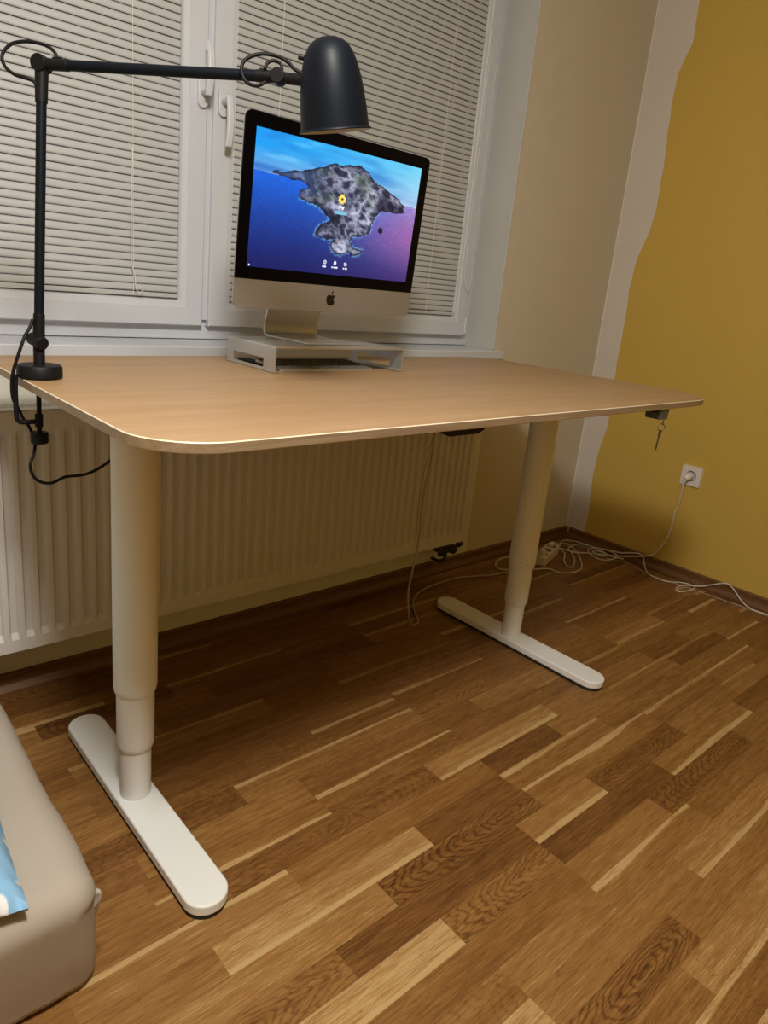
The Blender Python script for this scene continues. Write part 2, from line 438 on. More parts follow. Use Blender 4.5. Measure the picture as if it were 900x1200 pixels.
# baseboards
def baseprof(bm, p0, p1, nrm):
    p0 = Vector(p0); p1 = Vector(p1); n = Vector(nrm)
    prof = [(0, 0), (.024, 0), (.024, .010), (.020, .016), (.013, .026), (.011, .040), (.0125, .048), (.009, .0525), (0, .0525)]
    A = [bm.verts.new(p0 + n * d + Vector((0, 0, z))) for d, z in prof]; Bv = [bm.verts.new(p1 + n * d + Vector((0, 0, z))) for d, z in prof]
    bm.faces.new(A); bm.faces.new(Bv)
    for i in range(len(prof)):
        j = (i + 1) % len(prof); bm.faces.new((A[i], A[j], Bv[j], Bv[i]))
for nm, a, b_, n, l in (('baseboard_window', (XL, 0, 0), (0, 0, 0), (0, -1, 0), 'under the window'), ('baseboard_right', (0, -.0245, 0), (0, YB, 0), (-1, 0, 0), 'along the yellow wall'),
                     ('baseboard_left', (XL, YB, 0), (XL, -.0245, 0), (1, 0, 0), 'on the left'), ('baseboard_back', (XL + .0245, YB, 0), (-.0245, YB, 0), (0, 1, 0), 'behind the camera')):
    bm = B(); baseprof(bm, a, b_, n); struct(nm, bm, M_base, 'brown oak skirting board ' + l)

# ------------------------------------------------------------------ window
wf = B()
FZ0 = .879
box(wf, WX0, WX1, YF, YF + .07, FZ0, FZ0 + .06); box(wf, WX0, WX1, YF, YF + .07, WZ1 - .06, WZ1)
box(wf, WX0, WX0 + .06, YF, YF + .07, FZ0 + .06, WZ1 - .06); box(wf, WX1 - .06, WX1, YF, YF + .07, FZ0 + .06, WZ1 - .06)
win = struct('window_1', wf, M_white, 'white plastic double window with blinds', bevel=.002)
YS = .118
def sash(x0, x1, z0, z1, hx, hz, up):
    w = .068
    root = B()
    def bar(xa, xb, za, zb, cut):
        pass
    # mitred profile with a stepped inner bead
    def ring(d0, d1, y0, y1):
        X0, X1, Z0, Z1 = x0 + d0, x1 - d0, z0 + d0, z1 - d0
        a, b_, c, d = x0 + d1, x1 - d1, z0 + d1, z1 - d1
        out = [(X0, Z0), (X1, Z0), (X1, Z1), (X0, Z1)]; inn = [(a, c), (b_, c), (b_, d), (a, d)]
        vo = [root.verts.new((x, y0, z)) for x, z in out]; vi = [root.verts.new((x, y1, z)) for x, z in inn]
        for i in range(4):
            j = (i + 1) % 4; root.faces.new((vo[i], vo[j], vi[j], vi[i]))
    ring(0, 0, YF + .03, YS + .004); ring(0, .003, YS + .004, YS); ring(.003, .050, YS, YS); ring(.050, .052, YS, YS + .004)
    ring(.052, .066, YS + .004, YS + .006); ring(.066, .072, YS + .006, YS + .016); ring(.072, .072, YS + .016, YF + .03)
    ring(.072, 0, YF + .03, YF + .03)
    bmesh.ops.remove_doubles(root, verts=root.verts, dist=.0002)
    s = link('sash', root, M_white, win)
    g = B(); box(g, x0 + .0722, x1 - .0722, YF + .005, YF + .012, z0 + .0722, z1 - .0722); link('pane', g, M_glass, s)
    # handle: rosette, neck, curved grip
    h = B()
    Mx = Matrix.Translation((hx, YS, hz)) @ Matrix.Rotation(math.radians(90), 4, 'X')
    prism(h, rrect(-.014, .014, -.036, .036, .0138), 0, .009, Mx)
    cyl(h, (hx, YS - .008, hz), (hx, YS - .045, hz), .0085, .0095, 20)
    s_ = 1 if up else -1
    pts = [(.0, -.012, .040), (0, .02, .047), (0, .055, .050), (0, .085, .048), (0, .112, .041)]
    prof = []
    for q, (dx, dz, dy) in enumerate(pts):
        wq = (.0105, .0112, .0115, .0112, .0105)[q]
        prof.append([h.verts.new((hx + sx * wq, YS - dy - sy * .0045, hz + s_ * dz)) for sx, sy in ((-1, -.5), (-.6, 1), (.6, 1), (1, -.5), (.6, -1), (-.6, -1))])
    for R, S in zip(prof, prof[1:]):
        for i in range(6):
            j = (i + 1) % 6; h.faces.new((R[i], R[j], S[j], S[i]))
    h.faces.new(prof[0]); h.faces.new(prof[-1])
    auto_smooth(link('handle', h, M_white, s, bevel=.0015), 40)
    return s
ZS0, ZS1 = .917, 2.165
sL = (-2.975, -1.872); sR = (-1.852, -.765)
sash(*sL, ZS0, ZS1, -1.889, 1.512, True)
sash(*sR, ZS0, ZS1, -1.829, 1.502, False)
bm = B(); box(bm, -1.874, -1.85, YF - .012, YF + .07, FZ0 + .055, WZ1 - .06); link('mullion', bm, M_white, win)
# hinge of the right sash
bm = B(); cyl(bm, (-.760, YS + .004, .925), (-.760, YS + .004, .985), .0055, n=12); link('hinge', bm, M_white, win, smooth=False)
# night outside is simply the dark world

# sill
bm = B(); box(bm, WX0 - .03, WX1 + .03, -.03, .0, .846, .877); box(bm, WX0, WX1, 0, YF + .06, .846, .877)
sl = struct('window_sill', bm, M_white, 'white window sill', bevel=.003)

# ------------------------------------------------------------------ blinds
def blind(x0, x1, label, cords, loop):
    r = empty('venetian_blind', ((x0 + x1) / 2, YS + .012, .99), label, 'blind')
    ox, oy, oz = r.location
    bm = B(); p = .0187; w = .0177; tilt = math.radians(83); zc = 1.003 + .0095; yc = YS + .010 - oy
    z = zc; rnd = random.Random(int(-x0 * 100))
    while z < ZS1 - .11:
        t = tilt + rnd.uniform(-.02, .02); dz = rnd.uniform(-.0003, .0003)
        rows = []
        for k in range(5):
            s = (k / 4 - .5) * w; crown = .0011 * (1 - (2 * k / 4 - 1) ** 2)
            yy = yc + s * math.cos(t) - crown * math.sin(t); zz = z + s * math.sin(t) + crown * math.cos(t) + dz
            rows.append([bm.verts.new((x - ox, yy, zz - oz)) for x in (x0, x0 + .003, x1 - .003, x1)])
        for R, S in zip(rows, rows[1:]):
            for i in range(3):
                bm.faces.new((R[i], R[i + 1], S[i + 1], S[i]))
        z += p
    o = link('slats', bm, M_slat, r, smooth=True)
    md = o.modifiers.new('t', 'SOLIDIFY'); md.thickness = .0003
    bm = B(); box(bm, x0 - ox, x1 - ox, yc - .006, yc + .008, .990 - oz, 1.0015 - oz); link('bottom_rail', bm, M_slat, r, bevel=.002)
    bm = B(); box(bm, x0 - ox, x1 - ox, yc - .01, yc + .012, ZS1 - .11 - oz, ZS1 - .075 - oz); link('head_rail', bm, M_slat, r, bevel=.002)
    for cx in cords:
        bm = B(); cyl(bm, (cx - ox, yc - .009, .992 - oz), (cx - ox, yc - .009, ZS1 - .09 - oz), .0008, n=6); link('ladder_cord', bm, M_cord_clear, r)
    bm = B(); tube(bm, [(a - ox, b_ - oy, c - oz) for a, b_, c in loop], .0011, 6); link('pull_cord', bm, M_cord_clear, r, smooth=True)
    return r
blind(-2.905, -1.945, 'closed white venetian blind in the left sash behind the lamp', (-2.072, -2.78),
      [(-2.078, .108, 1.35), (-2.082, .108, 1.10), (-2.072, .109, 1.045), (-2.070, .107, 1.01), (-2.060, .106, .998), (-2.052, .107, 1.008), (-2.062, .108, 1.016)])
blind(-1.785, -.826, 'closed white venetian blind in the right sash behind the computer', (-.985, -1.65),
      [(-.815, .112, 1.9), (-.812, .112, 1.5), (-.812, .110, 1.16), (-.800, .108, 1.10), (-.785, .107, 1.088), (-.775, .108, 1.12), (-.772, .112, 1.30), (-.775, .112, 1.9)])

# ------------------------------------------------------------------ radiator
RX0, RX1, RY, RZ0, RZ1 = -3.2, -.889, -.12, .171, .745
rad = empty('radiator', ((RX0 + RX1) / 2, -.07, RZ0), 'white ribbed panel radiator on the wall under the window', 'radiator')
ox, oy, oz = rad.location
bm = B()
xs = []; x = RX1 - .022; n = int((RX1 - RX0 - .044) / .0333)
cols = [(RX1, 0)]
for i in range(n):
    xc = RX1 - .022 - i * .0333
    cols += [(xc, 0), (xc - .004, 1), (xc - .0175, 1), (xc - .0215, 0)]
cols.append((RX0, 0))
D = .0085
zl = [(RZ0, 0), (RZ0 + .032, 0), (RZ0 + .046, 1), (RZ1 - .058, 1), (RZ1 - .044, 0), (RZ1, 0)]
grid = [[bm.verts.new((cx - ox, RY + D * (dz * d) - oy, z - oz)) for cx, d in cols] for z, dz in zl]
for R, S in zip(grid, grid[1:]):
    for i in range(len(cols) - 1): bm.faces.new((R[i], R[i + 1], S[i + 1], S[i]))
link('front_panel', bm, M_rad, rad, bevel=.0012, seg=2)
bm = B(); box(bm, RX0 - ox, RX1 - ox, RY + .010 - oy, RY + .022 - oy, RZ0 + .002 - oz, RZ1 - .004 - oz)
box(bm, RX0 - ox, RX1 - ox, -.035 - oy, -.028 - oy, RZ0 - oz, RZ1 - .01 - oz); link('back_panel', bm, M_rad, rad)
for xx in (RX1, RX0 + .002):
    bm = B(); box(bm, xx - .002 - ox, xx - ox, RY + .003 - oy, -.03 - oy, RZ0 + .004 - oz, RZ1 - oz); link('side_cover', bm, M_rad, rad, bevel=.0006)
bm = B()   # top grille: two rails with cross bars and dark slots between
box(bm, RX0 - ox, RX1 - ox, RY - oy, RY + .030 - oy, RZ1 - .001 - oz, RZ1 + .001 - oz)
box(bm, RX0 - ox, RX1 - ox, -.048 - oy, -.028 - oy, RZ1 - .001 - oz, RZ1 + .001 - oz)
x = RX1 - .004
while x > RX0:
    M_ = Matrix.Translation((x - ox, -.069 - oy, RZ1 - oz)) @ Matrix.Rotation(math.radians(14), 4, 'Z')
    box(bm, -.0022, .0022, -.022, .022, -.0009, .0009, M_); x -= .0090
link('top_grille', bm, M_rad, rad)
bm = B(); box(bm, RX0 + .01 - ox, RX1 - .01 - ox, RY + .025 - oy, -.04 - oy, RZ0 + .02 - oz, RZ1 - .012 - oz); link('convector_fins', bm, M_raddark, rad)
# valve
v = B(); X = RX1
cyl(v, (-.925 - ox, -.075 - oy, .172 - oz), (-.925 - ox, -.075 - oy, .118 - oz), .013, n=16)
cyl(v, (-.965 - ox, -.075 - oy, .172 - oz), (-.965 - ox, -.075 - oy, .135 - oz), .012, n=16)
box(v, -.985 - ox, -.90 - ox, -.092 - oy, -.058 - oy, .128 - oz, .150 - oz)
cyl(v, (-.905 - ox, -.095 - oy, .130 - oz), (-.905 - ox, -.055 - oy, .130 - oz), .019, n=14)
cyl(v, (-.880 - ox, -.085 - oy, .145 - oz), (-.862 - ox, -.085 - oy, .152 - oz), .015, n=12)
cyl(v, (-.945 - ox, -.070 - oy, .130 - oz), (-.945 - ox, -.070 - oy, .105 - oz), .018, n=12)
auto_smooth(link('valve', v, M_brass, rad, bevel=.002))
v = B(); tube(v, [(-.925 - ox, -.070 - oy, .12 - oz), (-.925 - ox, -.068 - oy, .085 - oz), (-.925 - ox, -.045 - oy, .068 - oz), (-.925 - ox, -.002 - oy, .066 - oz)], .006, 10); link('pipe', v, M_brass, rad, smooth=True)

# ------------------------------------------------------------------ desk
H, TH = .8667, .0155
DX, DY, DPSI, DW, DD = -1.6961, -.5408, .0145, 1.6, .8219
desk = empty('standing_desk', (DX, DY, 0), 'height adjustable desk with an oak top on white telescopic legs', 'desk', DPSI)
bm = B()
hw, hd = DW / 2, DD / 2
out = []
for cx, cy, a0, r in ((hw - .10, hd - .09, 0, .09), (-hw + .045, hd - .045, 90, .045), (-hw + .105, -hd + .105, 180, .105), (hw - .145, -hd + .135, 270, .135)):
    for k in range(17):
        a = math.radians(a0 + 90 * k / 16)
        out.append((cx + r * math.cos(a), cy + r * math.sin(a)))
top = prism(bm, out, H - TH, H)
for f in bm.faces:
    if abs(f.normal.z) < .5 and f.calc_center_median().z < H - .001: f.material_index = 1
bm.normal_update()
for f in bm.faces: f.material_index = 1 if abs(f.normal.z) < .5 else 0
o = link('desktop', bm, [M_desk, M_edge, M_lip_highlight], desk, bevel=.0015, seg=1); o.modifiers['bevel'].material = 2
# steel beam and plates under the top
bm = B(); box(bm, -.66, .62, -.035, .035, H - TH - .035, H - TH - .0005); link('crossbeam', bm, M_legs, desk, bevel=.002)
def leg(u):
    bm = B(); lathe(bm, [(0, .266), (.0365, .266), (.0395, .271), (.0415, .282), (.0415, H - TH - .001), (0, H - TH - .001)], (u, 0, 0))
    l = auto_smooth(link('leg', bm, M_legs, desk), 50)
    bm = B(); lathe(bm, [(0, .140), (.0315, .140), (.0345, .144), (.0363, .154), (.0363, .30), (0, .30)], (u, 0, 0)); auto_smooth(link('middle_tube', bm, M_legs, l), 50)
    bm = B(); lathe(bm, [(0, .029), (.0305, .029), (.0305, .2), (0, .2)], (u, 0, 0)); auto_smooth(link('inner_tube', bm, M_legs, l), 50)
    return l
l1 = leg(-.6488 + .001); l2 = leg(.6054)
bm = B(); cyl(bm, (.6054 - .022, -.0345, .288), (.6054 - .0235, -.0375, .288), .0018, n=10); link('screw', bm, M_darkgrey, l2)
def foot(u):
    bm = B(); w = .0402
    pl = rrect(u - w, u + w, -.3284 - .006, .2982 + .012, w * .985, 12)
    prism(bm, pl, .0085, .030)
    f = auto_smooth(link('foot', bm, M_legs, desk, bevel=.0035, seg=3), 40)
    bm = B()
    prism(bm, rrect(u - w + .0015, u + w - .0015, -.3284 - .004, .308, w * .96, 10), 0.0004, .0087)
    link('floor_pad_shade', bm, M_rubber_shade, f)  # black pad painted as the shadow gap beneath the foot
foot(-.6488); foot(.6054)
# control panel under the front edge
bm = B(); poly = [(-.275, -hd + .012), (-.165, -hd + .012), (-.185, -hd + .10), (-.255, -hd + .10)]
A_, B_ = prism(bm, poly, H - TH - .016, H - TH - .0003)
for v_ in A_: v_.co.x = -.22 + (v_.co.x + .22) * .72; v_.co.y += .008
link('control_panel', bm, M_blackplastic, desk, bevel=.002)
# lock housing at the right end
bm = B()
poly = [(.468, -hd + .004), (.512, -hd + .004), (.508, -hd + .045), (.470, -hd + .045)]
A_, B_ = prism(bm, poly, H - TH - .026, H - TH - .0003)
for v_ in A_: v_.co.x = .490 + (v_.co.x - .490) * .8
lk = link('key_switch', bm, M_darkgrey, desk, bevel=.002)
bm = B(); box(bm, .40, .470, -hd + .012, -hd + .05, H - TH - .010, H - TH - .0003); 
for v_ in bm.verts:
    if v_.co.x < .41 and v_.co.z < H - TH - .005: v_.co.z += .007
link('switch_arm', bm, M_blackplastic, lk)
# key on two rings
lx, ly = .490, -hd - .0005
key = empty('key', (0, 0, 0), 'small steel key hanging on two rings from the right end of the desk', 'key')
Rz = Matrix.Translation((DX, DY, 0)) @ Matrix.Rotation(DPSI, 4, 'Z')
kc = Rz @ Vector((lx, ly + .006, H - TH - .026)); key.location = kc
def ring_mesh(bm, c, R, r, nrm, n=28):
    x, y, a = frame_of(nrm)
    tube(bm, [Vector(c) + (x * math.cos(2 * math.pi * k / n) + y * math.sin(2 * math.pi * k / n)) * R for k in range(n + 1)], r, 6, 1)
bm = B(); ring_mesh(bm, (0.002, 0, -.004), .0095, .0009, (.35, -1, .1)); link('small_ring', bm, M_steel, key, smooth=True)
bm = B(); ring_mesh(bm, (-.001, 0, -.0195), .0095, .0009, (-.5, -1, 0)); link('key_ring', bm, M_steel, key, smooth=True)
bm = B(); K = Matrix.Translation((-.004, -.001, -.027)) @ Matrix.Rotation(math.radians(8), 4, 'Y')
prism(bm, rrect(-.006, .006, -.016, .002, .005), -.001, .001, K @ Matrix.Rotation(math.radians(90), 4, 'X'))
box(bm, -.0027, .0027, -.0009, .0009, -.048, -.013, K); box(bm, .0015, .0042, -.0009, .0009, -.042, -.036, K)
link('key_blade', bm, M_steel, key)

# ------------------------------------------------------------------ monitor riser, keyboard, computer
RXc, RYc, RW, RD, RH = -1.783, -.318, .386, .210, .0585
ris = empty('monitor_riser', (RXc, RYc, H), 'low silver aluminium riser under the computer', 'monitor stand', -.004)
bm = B(); t = .004
w2, d2 = RW / 2, RD / 2
# bent sheet: section in XZ extruded along y
sec = []
def arc(cx, cz, r, a0, a1, n=6): return [(cx + r * math.cos(math.radians(a0 + (a1 - a0) * k / n)), cz + r * math.sin(math.radians(a0 + (a1 - a0) * k / n))) for k in range(n + 1)]
ri = .006
outer = [(-w2, RH - .02)] + arc(-w2 + ri, RH - ri, ri, 180, 90) + arc(w2 - ri, RH - ri, ri, 90, 0) + [(w2, RH - .02)]
inner = [(w2 - t, RH - .02)] + arc(w2 - ri, RH - ri, ri - t, 0, 90) + arc(-w2 + ri, RH - ri, ri - t, 90, 180) + [(-w2 + t, RH - .02)]
poly = outer + inner
A_ = [bm.verts.new((x, -d2, z)) for x, z in poly]; B_ = [bm.verts.new((x, d2, z)) for x, z in poly]
n = len(poly)
for i in range(n):
    j = (i + 1) % n; bm.faces.new((A_[i], A_[j], B_[j], B_[i]))
no = len(outer)
for V in (A_, B_):
    for i in range(no - 1): bm.faces.new((V[i], V[i + 1], V[n - 2 - i], V[n - 1 - i]))
auto_smooth(link('top_plate', bm, M_alu, ris), 50)
for sx, nm in ((-1, 'side_panel'), (1, 'side_panel')):
    bm = B(); xa, xb = (sx * w2, sx * (w2 - t))
    xa, xb = min(xa, xb), max(xa, xb)
    z1 = RH - .02
    box(bm, xa, xb, -d2, -d2 + .046, .0035, z1); box(bm, xa, xb, d2 - .030, d2, .0035, z1)
    box(bm, xa, xb, -d2 + .046, d2 - .030, .0035, .0075); box(bm, xa, xb, -d2 + .046, d2 - .030, .028, z1)
    bmesh.ops.remove_doubles(bm, verts=bm.verts, dist=.0001)
    # turned out lip at the foot
    box(bm, xa - (.006 if sx < 0 else .012), xb + (.012 if sx < 0 else .0), -d2, -d2 + .03, .001, .0036)
    box(bm, xa - (.003 if sx < 0 else .012), xb + (.012 if sx < 0 else .0), -d2 + .03, d2, .001, .0036)
    link(nm, bm, M_alu, ris)
for sx in (-1, 1):
    for sy in (-1, 1):
        bm = B(); cyl(bm, (sx * (w2 - .006), sy * (d2 - .012), 0), (sx * (w2 - .006), sy * (d2 - .012), .0012), .004, n=12); link('rubber_foot', bm, M_rubber_shade, ris)

kb = empty('keyboard', (-1.812, -.352, H), 'thin grey keyboard stowed under the aluminium riser', 'keyboard', .0)
bm = B(); poly = rrect(-.139, .139, -.056, .056, .008)
A_, B_ = prism(bm, poly, .001, .006)
for v_ in A_ + B_:
    if v_.co.z > .003: v_.co.z = .0055 + (v_.co.y + .056) / .112 * .010
    else: v_.co.z = .0005
link('keyboard_body', bm, M_alu, kb)
kp = None
for r_ in range(6):
    nk = (10, 12, 12, 13, 14, 14)[r_]; yk = -.046 + r_ * .0182
    wk = .262 / nk
    for c_ in range(nk):
        xk = -.131 + wk * (c_ + .5)
        if kp is None:
            bm = B(); box(bm, -.0075, .0075, -.0075, .0075, 0, .0022)
            kp = link('key_cap', bm, M_key, kb, bevel=.0008); o = kp
        else:
            o = kp.copy(); C.objects.link(o); o.parent = kb
        o.location = (xk, yk, .0050 + (yk + .056) / .112 * .0103); o.scale = (wk / .0178, 1, 1)

# slim dark drive lying behind the left side of the riser
dr = empty('external_drive', (-1.9415, -.285, H), 'thin black slab lying under the left side of the riser', 'drive', .0)
bm = B(); prism(bm, rrect(-.0145, .0145, -.05, .06, .005), .0195, .0275); 
for v_ in bm.verts: v_.co.z -= .0190 - (v_.co.y + .05) / .11 * .0
link('drive_case', bm, M_blackplastic, dr, bevel=.001)

# all-in-one computer
CW, CH, GH, SB, ST, SH = .5265, .3818, .3215, .026, .0268, .2692
tilt, yaw = -.0658, .0272
comp = empty('desktop_computer', (-1.7815, -.30, H + RH), 'slim all in one computer with a lit island wallpaper on the aluminium riser', 'computer', yaw)
# local frame of the display: origin at bottom centre of the front face
Mw = Matrix.Translation((-1.7958, -.3696, 1.0021)) @ Matrix.Rotation(yaw, 4, 'Z') @ Matrix.Rotation(-tilt, 4, 'X')
Mc = (Matrix.Translation(comp.location) @ Matrix.Rotation(yaw, 4, 'Z')).inverted() @ Mw
# display body: x width, z up, -y towards the viewer
def disp(poly, y0, y1, bm):
    A_ = [bm.verts.new(Mc @ Vector((x, y0, z))) for x, z in poly]; B_ = [bm.verts.new(Mc @ Vector((x, y1, z))) for x, z in poly]
    bm.faces.new(A_); bm.faces.new(B_)
    for i in range(len(poly)):
        j = (i + 1) % len(poly); bm.faces.new((A_[i], A_[j], B_[j], B_[i]))
R_ = .014
def arcp(cx, cz, r, a0, n=8): return [(cx + r * math.cos(math.radians(a0 + 90 * k / n)), cz + r * math.sin(math.radians(a0 + 90 * k / n))) for k in range(n + 1)]
hwc = CW / 2
gl = arcp(hwc - R_, CH - R_, R_, 0) + arcp(-hwc + R_, CH - R_, R_, 90) + [(-hwc, CH - GH), (hwc, CH - GH)]
ch = [(hwc, CH - GH), (-hwc, CH - GH)] + arcp(-hwc + R_, R_, R_, 180) + arcp(hwc - R_, R_, R_, 270)
bm = B(); disp(gl, 0, .004, bm); link('glass', bm, M_glass_black, comp)
bm = B(); disp(ch, .0003, .004, bm); chin = link('chin', bm, M_alu_chin, comp)
# back shell bulging towards the middle
bm = B()
full = rrect(-hwc, hwc, 0, CH, R_, 8)
rings = []
for s, y in ((1, .004), (1, .007), (.985, .010), (.93, .014), (.80, .022), (.6, .031), (.35, .038), (.12, .040)):
    rings.append([bm.verts.new(Mc @ Vector((x * s, y, (z - CH / 2) * s + CH / 2))) for x, z in full])
bm.faces.new(rings[0]); bm.faces.new(rings[-1])
for R, S in zip(rings, rings[1:]):
    for i in range(len(full)):
        j = (i + 1) % len(full); bm.faces.new((R[i], R[j], S[j], S[i]))
auto_smooth(link('back_shell', bm, M_alu, comp), 40)
# the fruit mark on the chin, an apple with a bite and a leaf
def apple(bm, cx, cz, s):
    P_ = []
    pts = [(0, .36), (-.10, .40), (-.24, .42), (-.38, .36), (-.47, .22), (-.48, .02), (-.43, -.18), (-.33, -.36), (-.20, -.48), (-.10, -.47), (0, -.43), (.10, -.47), (.20, -.48), (.33, -.36), (.43, -.16),
           (.34, -.08), (.29, .03), (.30, .15), (.38, .25), (.42, .28), (.34, .38), (.22, .42), (.10, .40)]
    v = [bm.verts.new(Mc @ Vector((cx + x * s, -.0006, cz + z * s))) for x, z in pts]; bm.faces.new(v)
    c = [(0, .50), (.02, .62), (.10, .72), (.20, .76), (.19, .64), (.12, .54)]
    v = [bm.verts.new(Mc @ Vector((cx + x * s, -.0006, cz + z * s))) for x, z in c]; bm.faces.new(v)
bm = B(); apple(bm, .0, .0285, .0275)
lg = link('logo', bm, M_logo, chin); md = lg.modifiers.new('s', 'SOLIDIFY'); md.thickness = .0004
# stand: foot plate and neck in one bent sheet
bm = B()
sec = [(-.080, .0), (-.080, .003), (.093, .006), (.106, .010), (.110, .020), (.094, .085), (.060, .210), (.020, .215)]
sec_o = [(-.080, .0), (.10, .0), (.112, .006), (.117, .020), (.101, .088), (.067, .215), (.02, .219)]
def sheet(bm, line, th, w):
    L_ = [Vector((0, y, z)) for y, z in line]; up = []; dn = []
    for i, p in enumerate(L_):
        t_ = (L_[min(i + 1, len(L_) - 1)] - L_[max(i - 1, 0)]).normalized(); n_ = Vector((0, -t_.z, t_.y))
        up.append(p + n_ * th); dn.append(p)
    ring = up + dn[::-1]; A_ = [bm.verts.new(p + Vector((-w(i if i < len(up) else 2 * len(up) - 1 - i), 0, 0))) for i, p in enumerate(ring)]
    B_ = [bm.verts.new(p + Vector((w(i if i < len(up) else 2 * len(up) - 1 - i), 0, 0))) for i, p in enumerate(ring)]
    n = len(ring); m = len(up)
    for i in range(n):
        j = (i + 1) % n; bm.faces.new((A_[i], A_[j], B_[j], B_[i]))
    for V in (A_, B_):
        for i in range(m - 1): bm.faces.new((V[i], V[i + 1], V[n - 2 - i], V[n - 1 - i]))
line = [(-.080, .0008), (-.04, .0008), (.02, .0008), (.075, .0008), (.092, .002), (.103, .008), (.107, .018), (.104, .032), (.093, .075), (.075, .14), (.062, .19), (.03, .20), (-.012, .20)]
sheet(bm, line, .0045, lambda i: .083)
auto_smooth(link('stand', bm, M_alu, comp, bevel=.001), 60)

# screen picture computed on a fine grid of coloured faces
ISL = [(0.089,.708),(.112,.731),(.153,.723),(.213,.756),(.286,.783),(.349,.815),(.396,.85),(.433,.877),(.479,.873),(.536,.89),(.594,.904),(.646,.87),(.69,.808),(.772,.762),(.856,.713),(.903,.662),(.917,.601),(.872,.583),(.818,.587),(.754,.572),(.722,.518),(.703,.452),(.697,.388),(.65,.347),(.589,.335),(.581,.287),(.598,.243),(.661,.238),(.653,.196),(.605,.172),(.565,.205),(.531,.168),(.469,.189),(.458,.249),(.483,.299),(.438,.283),(.355,.305),(.363,.351),(.404,.404),(.447,.443),(.397,.492),(.36,.527),(.292,.547),(.247,.571),(.25,.614),(.294,.668),(.261,.687),(.208,.686),(.155,.699)]
def inside(x, y, poly):
    c = False; j = len(poly) - 1
    for i in range(len(poly)):
        xi, yi = poly[i]; xj, yj = poly[j]
        if (yi > y) != (yj > y) and x < (xj - xi) * (y - yi) / (yj - yi) + xi: c = not c
        j = i
    return c
def edge_dist(x, y, poly):
    d = 9
    for i in range(len(poly)):
        ax, ay = poly[i - 1]; bx, by = poly[i]
        vx, vy = bx - ax, by - ay; t = max(0, min(1, ((x - ax) * vx + (y - ay) * vy) / (vx * vx + vy * vy + 1e-9)))
        d = min(d, math.hypot(x - ax - t * vx, (y - ay - t * vy) * .57))
    return d
def mixc(a, b, t): t = max(0, min(1, t)); return tuple(p * (1 - t) + q * t for p, q in zip(a, b))
def fbm(x, y, s, o=4):
    v = 0; a = .5
    for k in range(o): v += a * noise.noise(Vector((x * s, y * s, 3.1 * k))); s *= 2; a *= .5
    return v
def s2l(c): return tuple((v / 255 / 12.92 if v / 255 <= .04045 else ((v / 255 + .055) / 1.055) ** 2.4) for v in c)
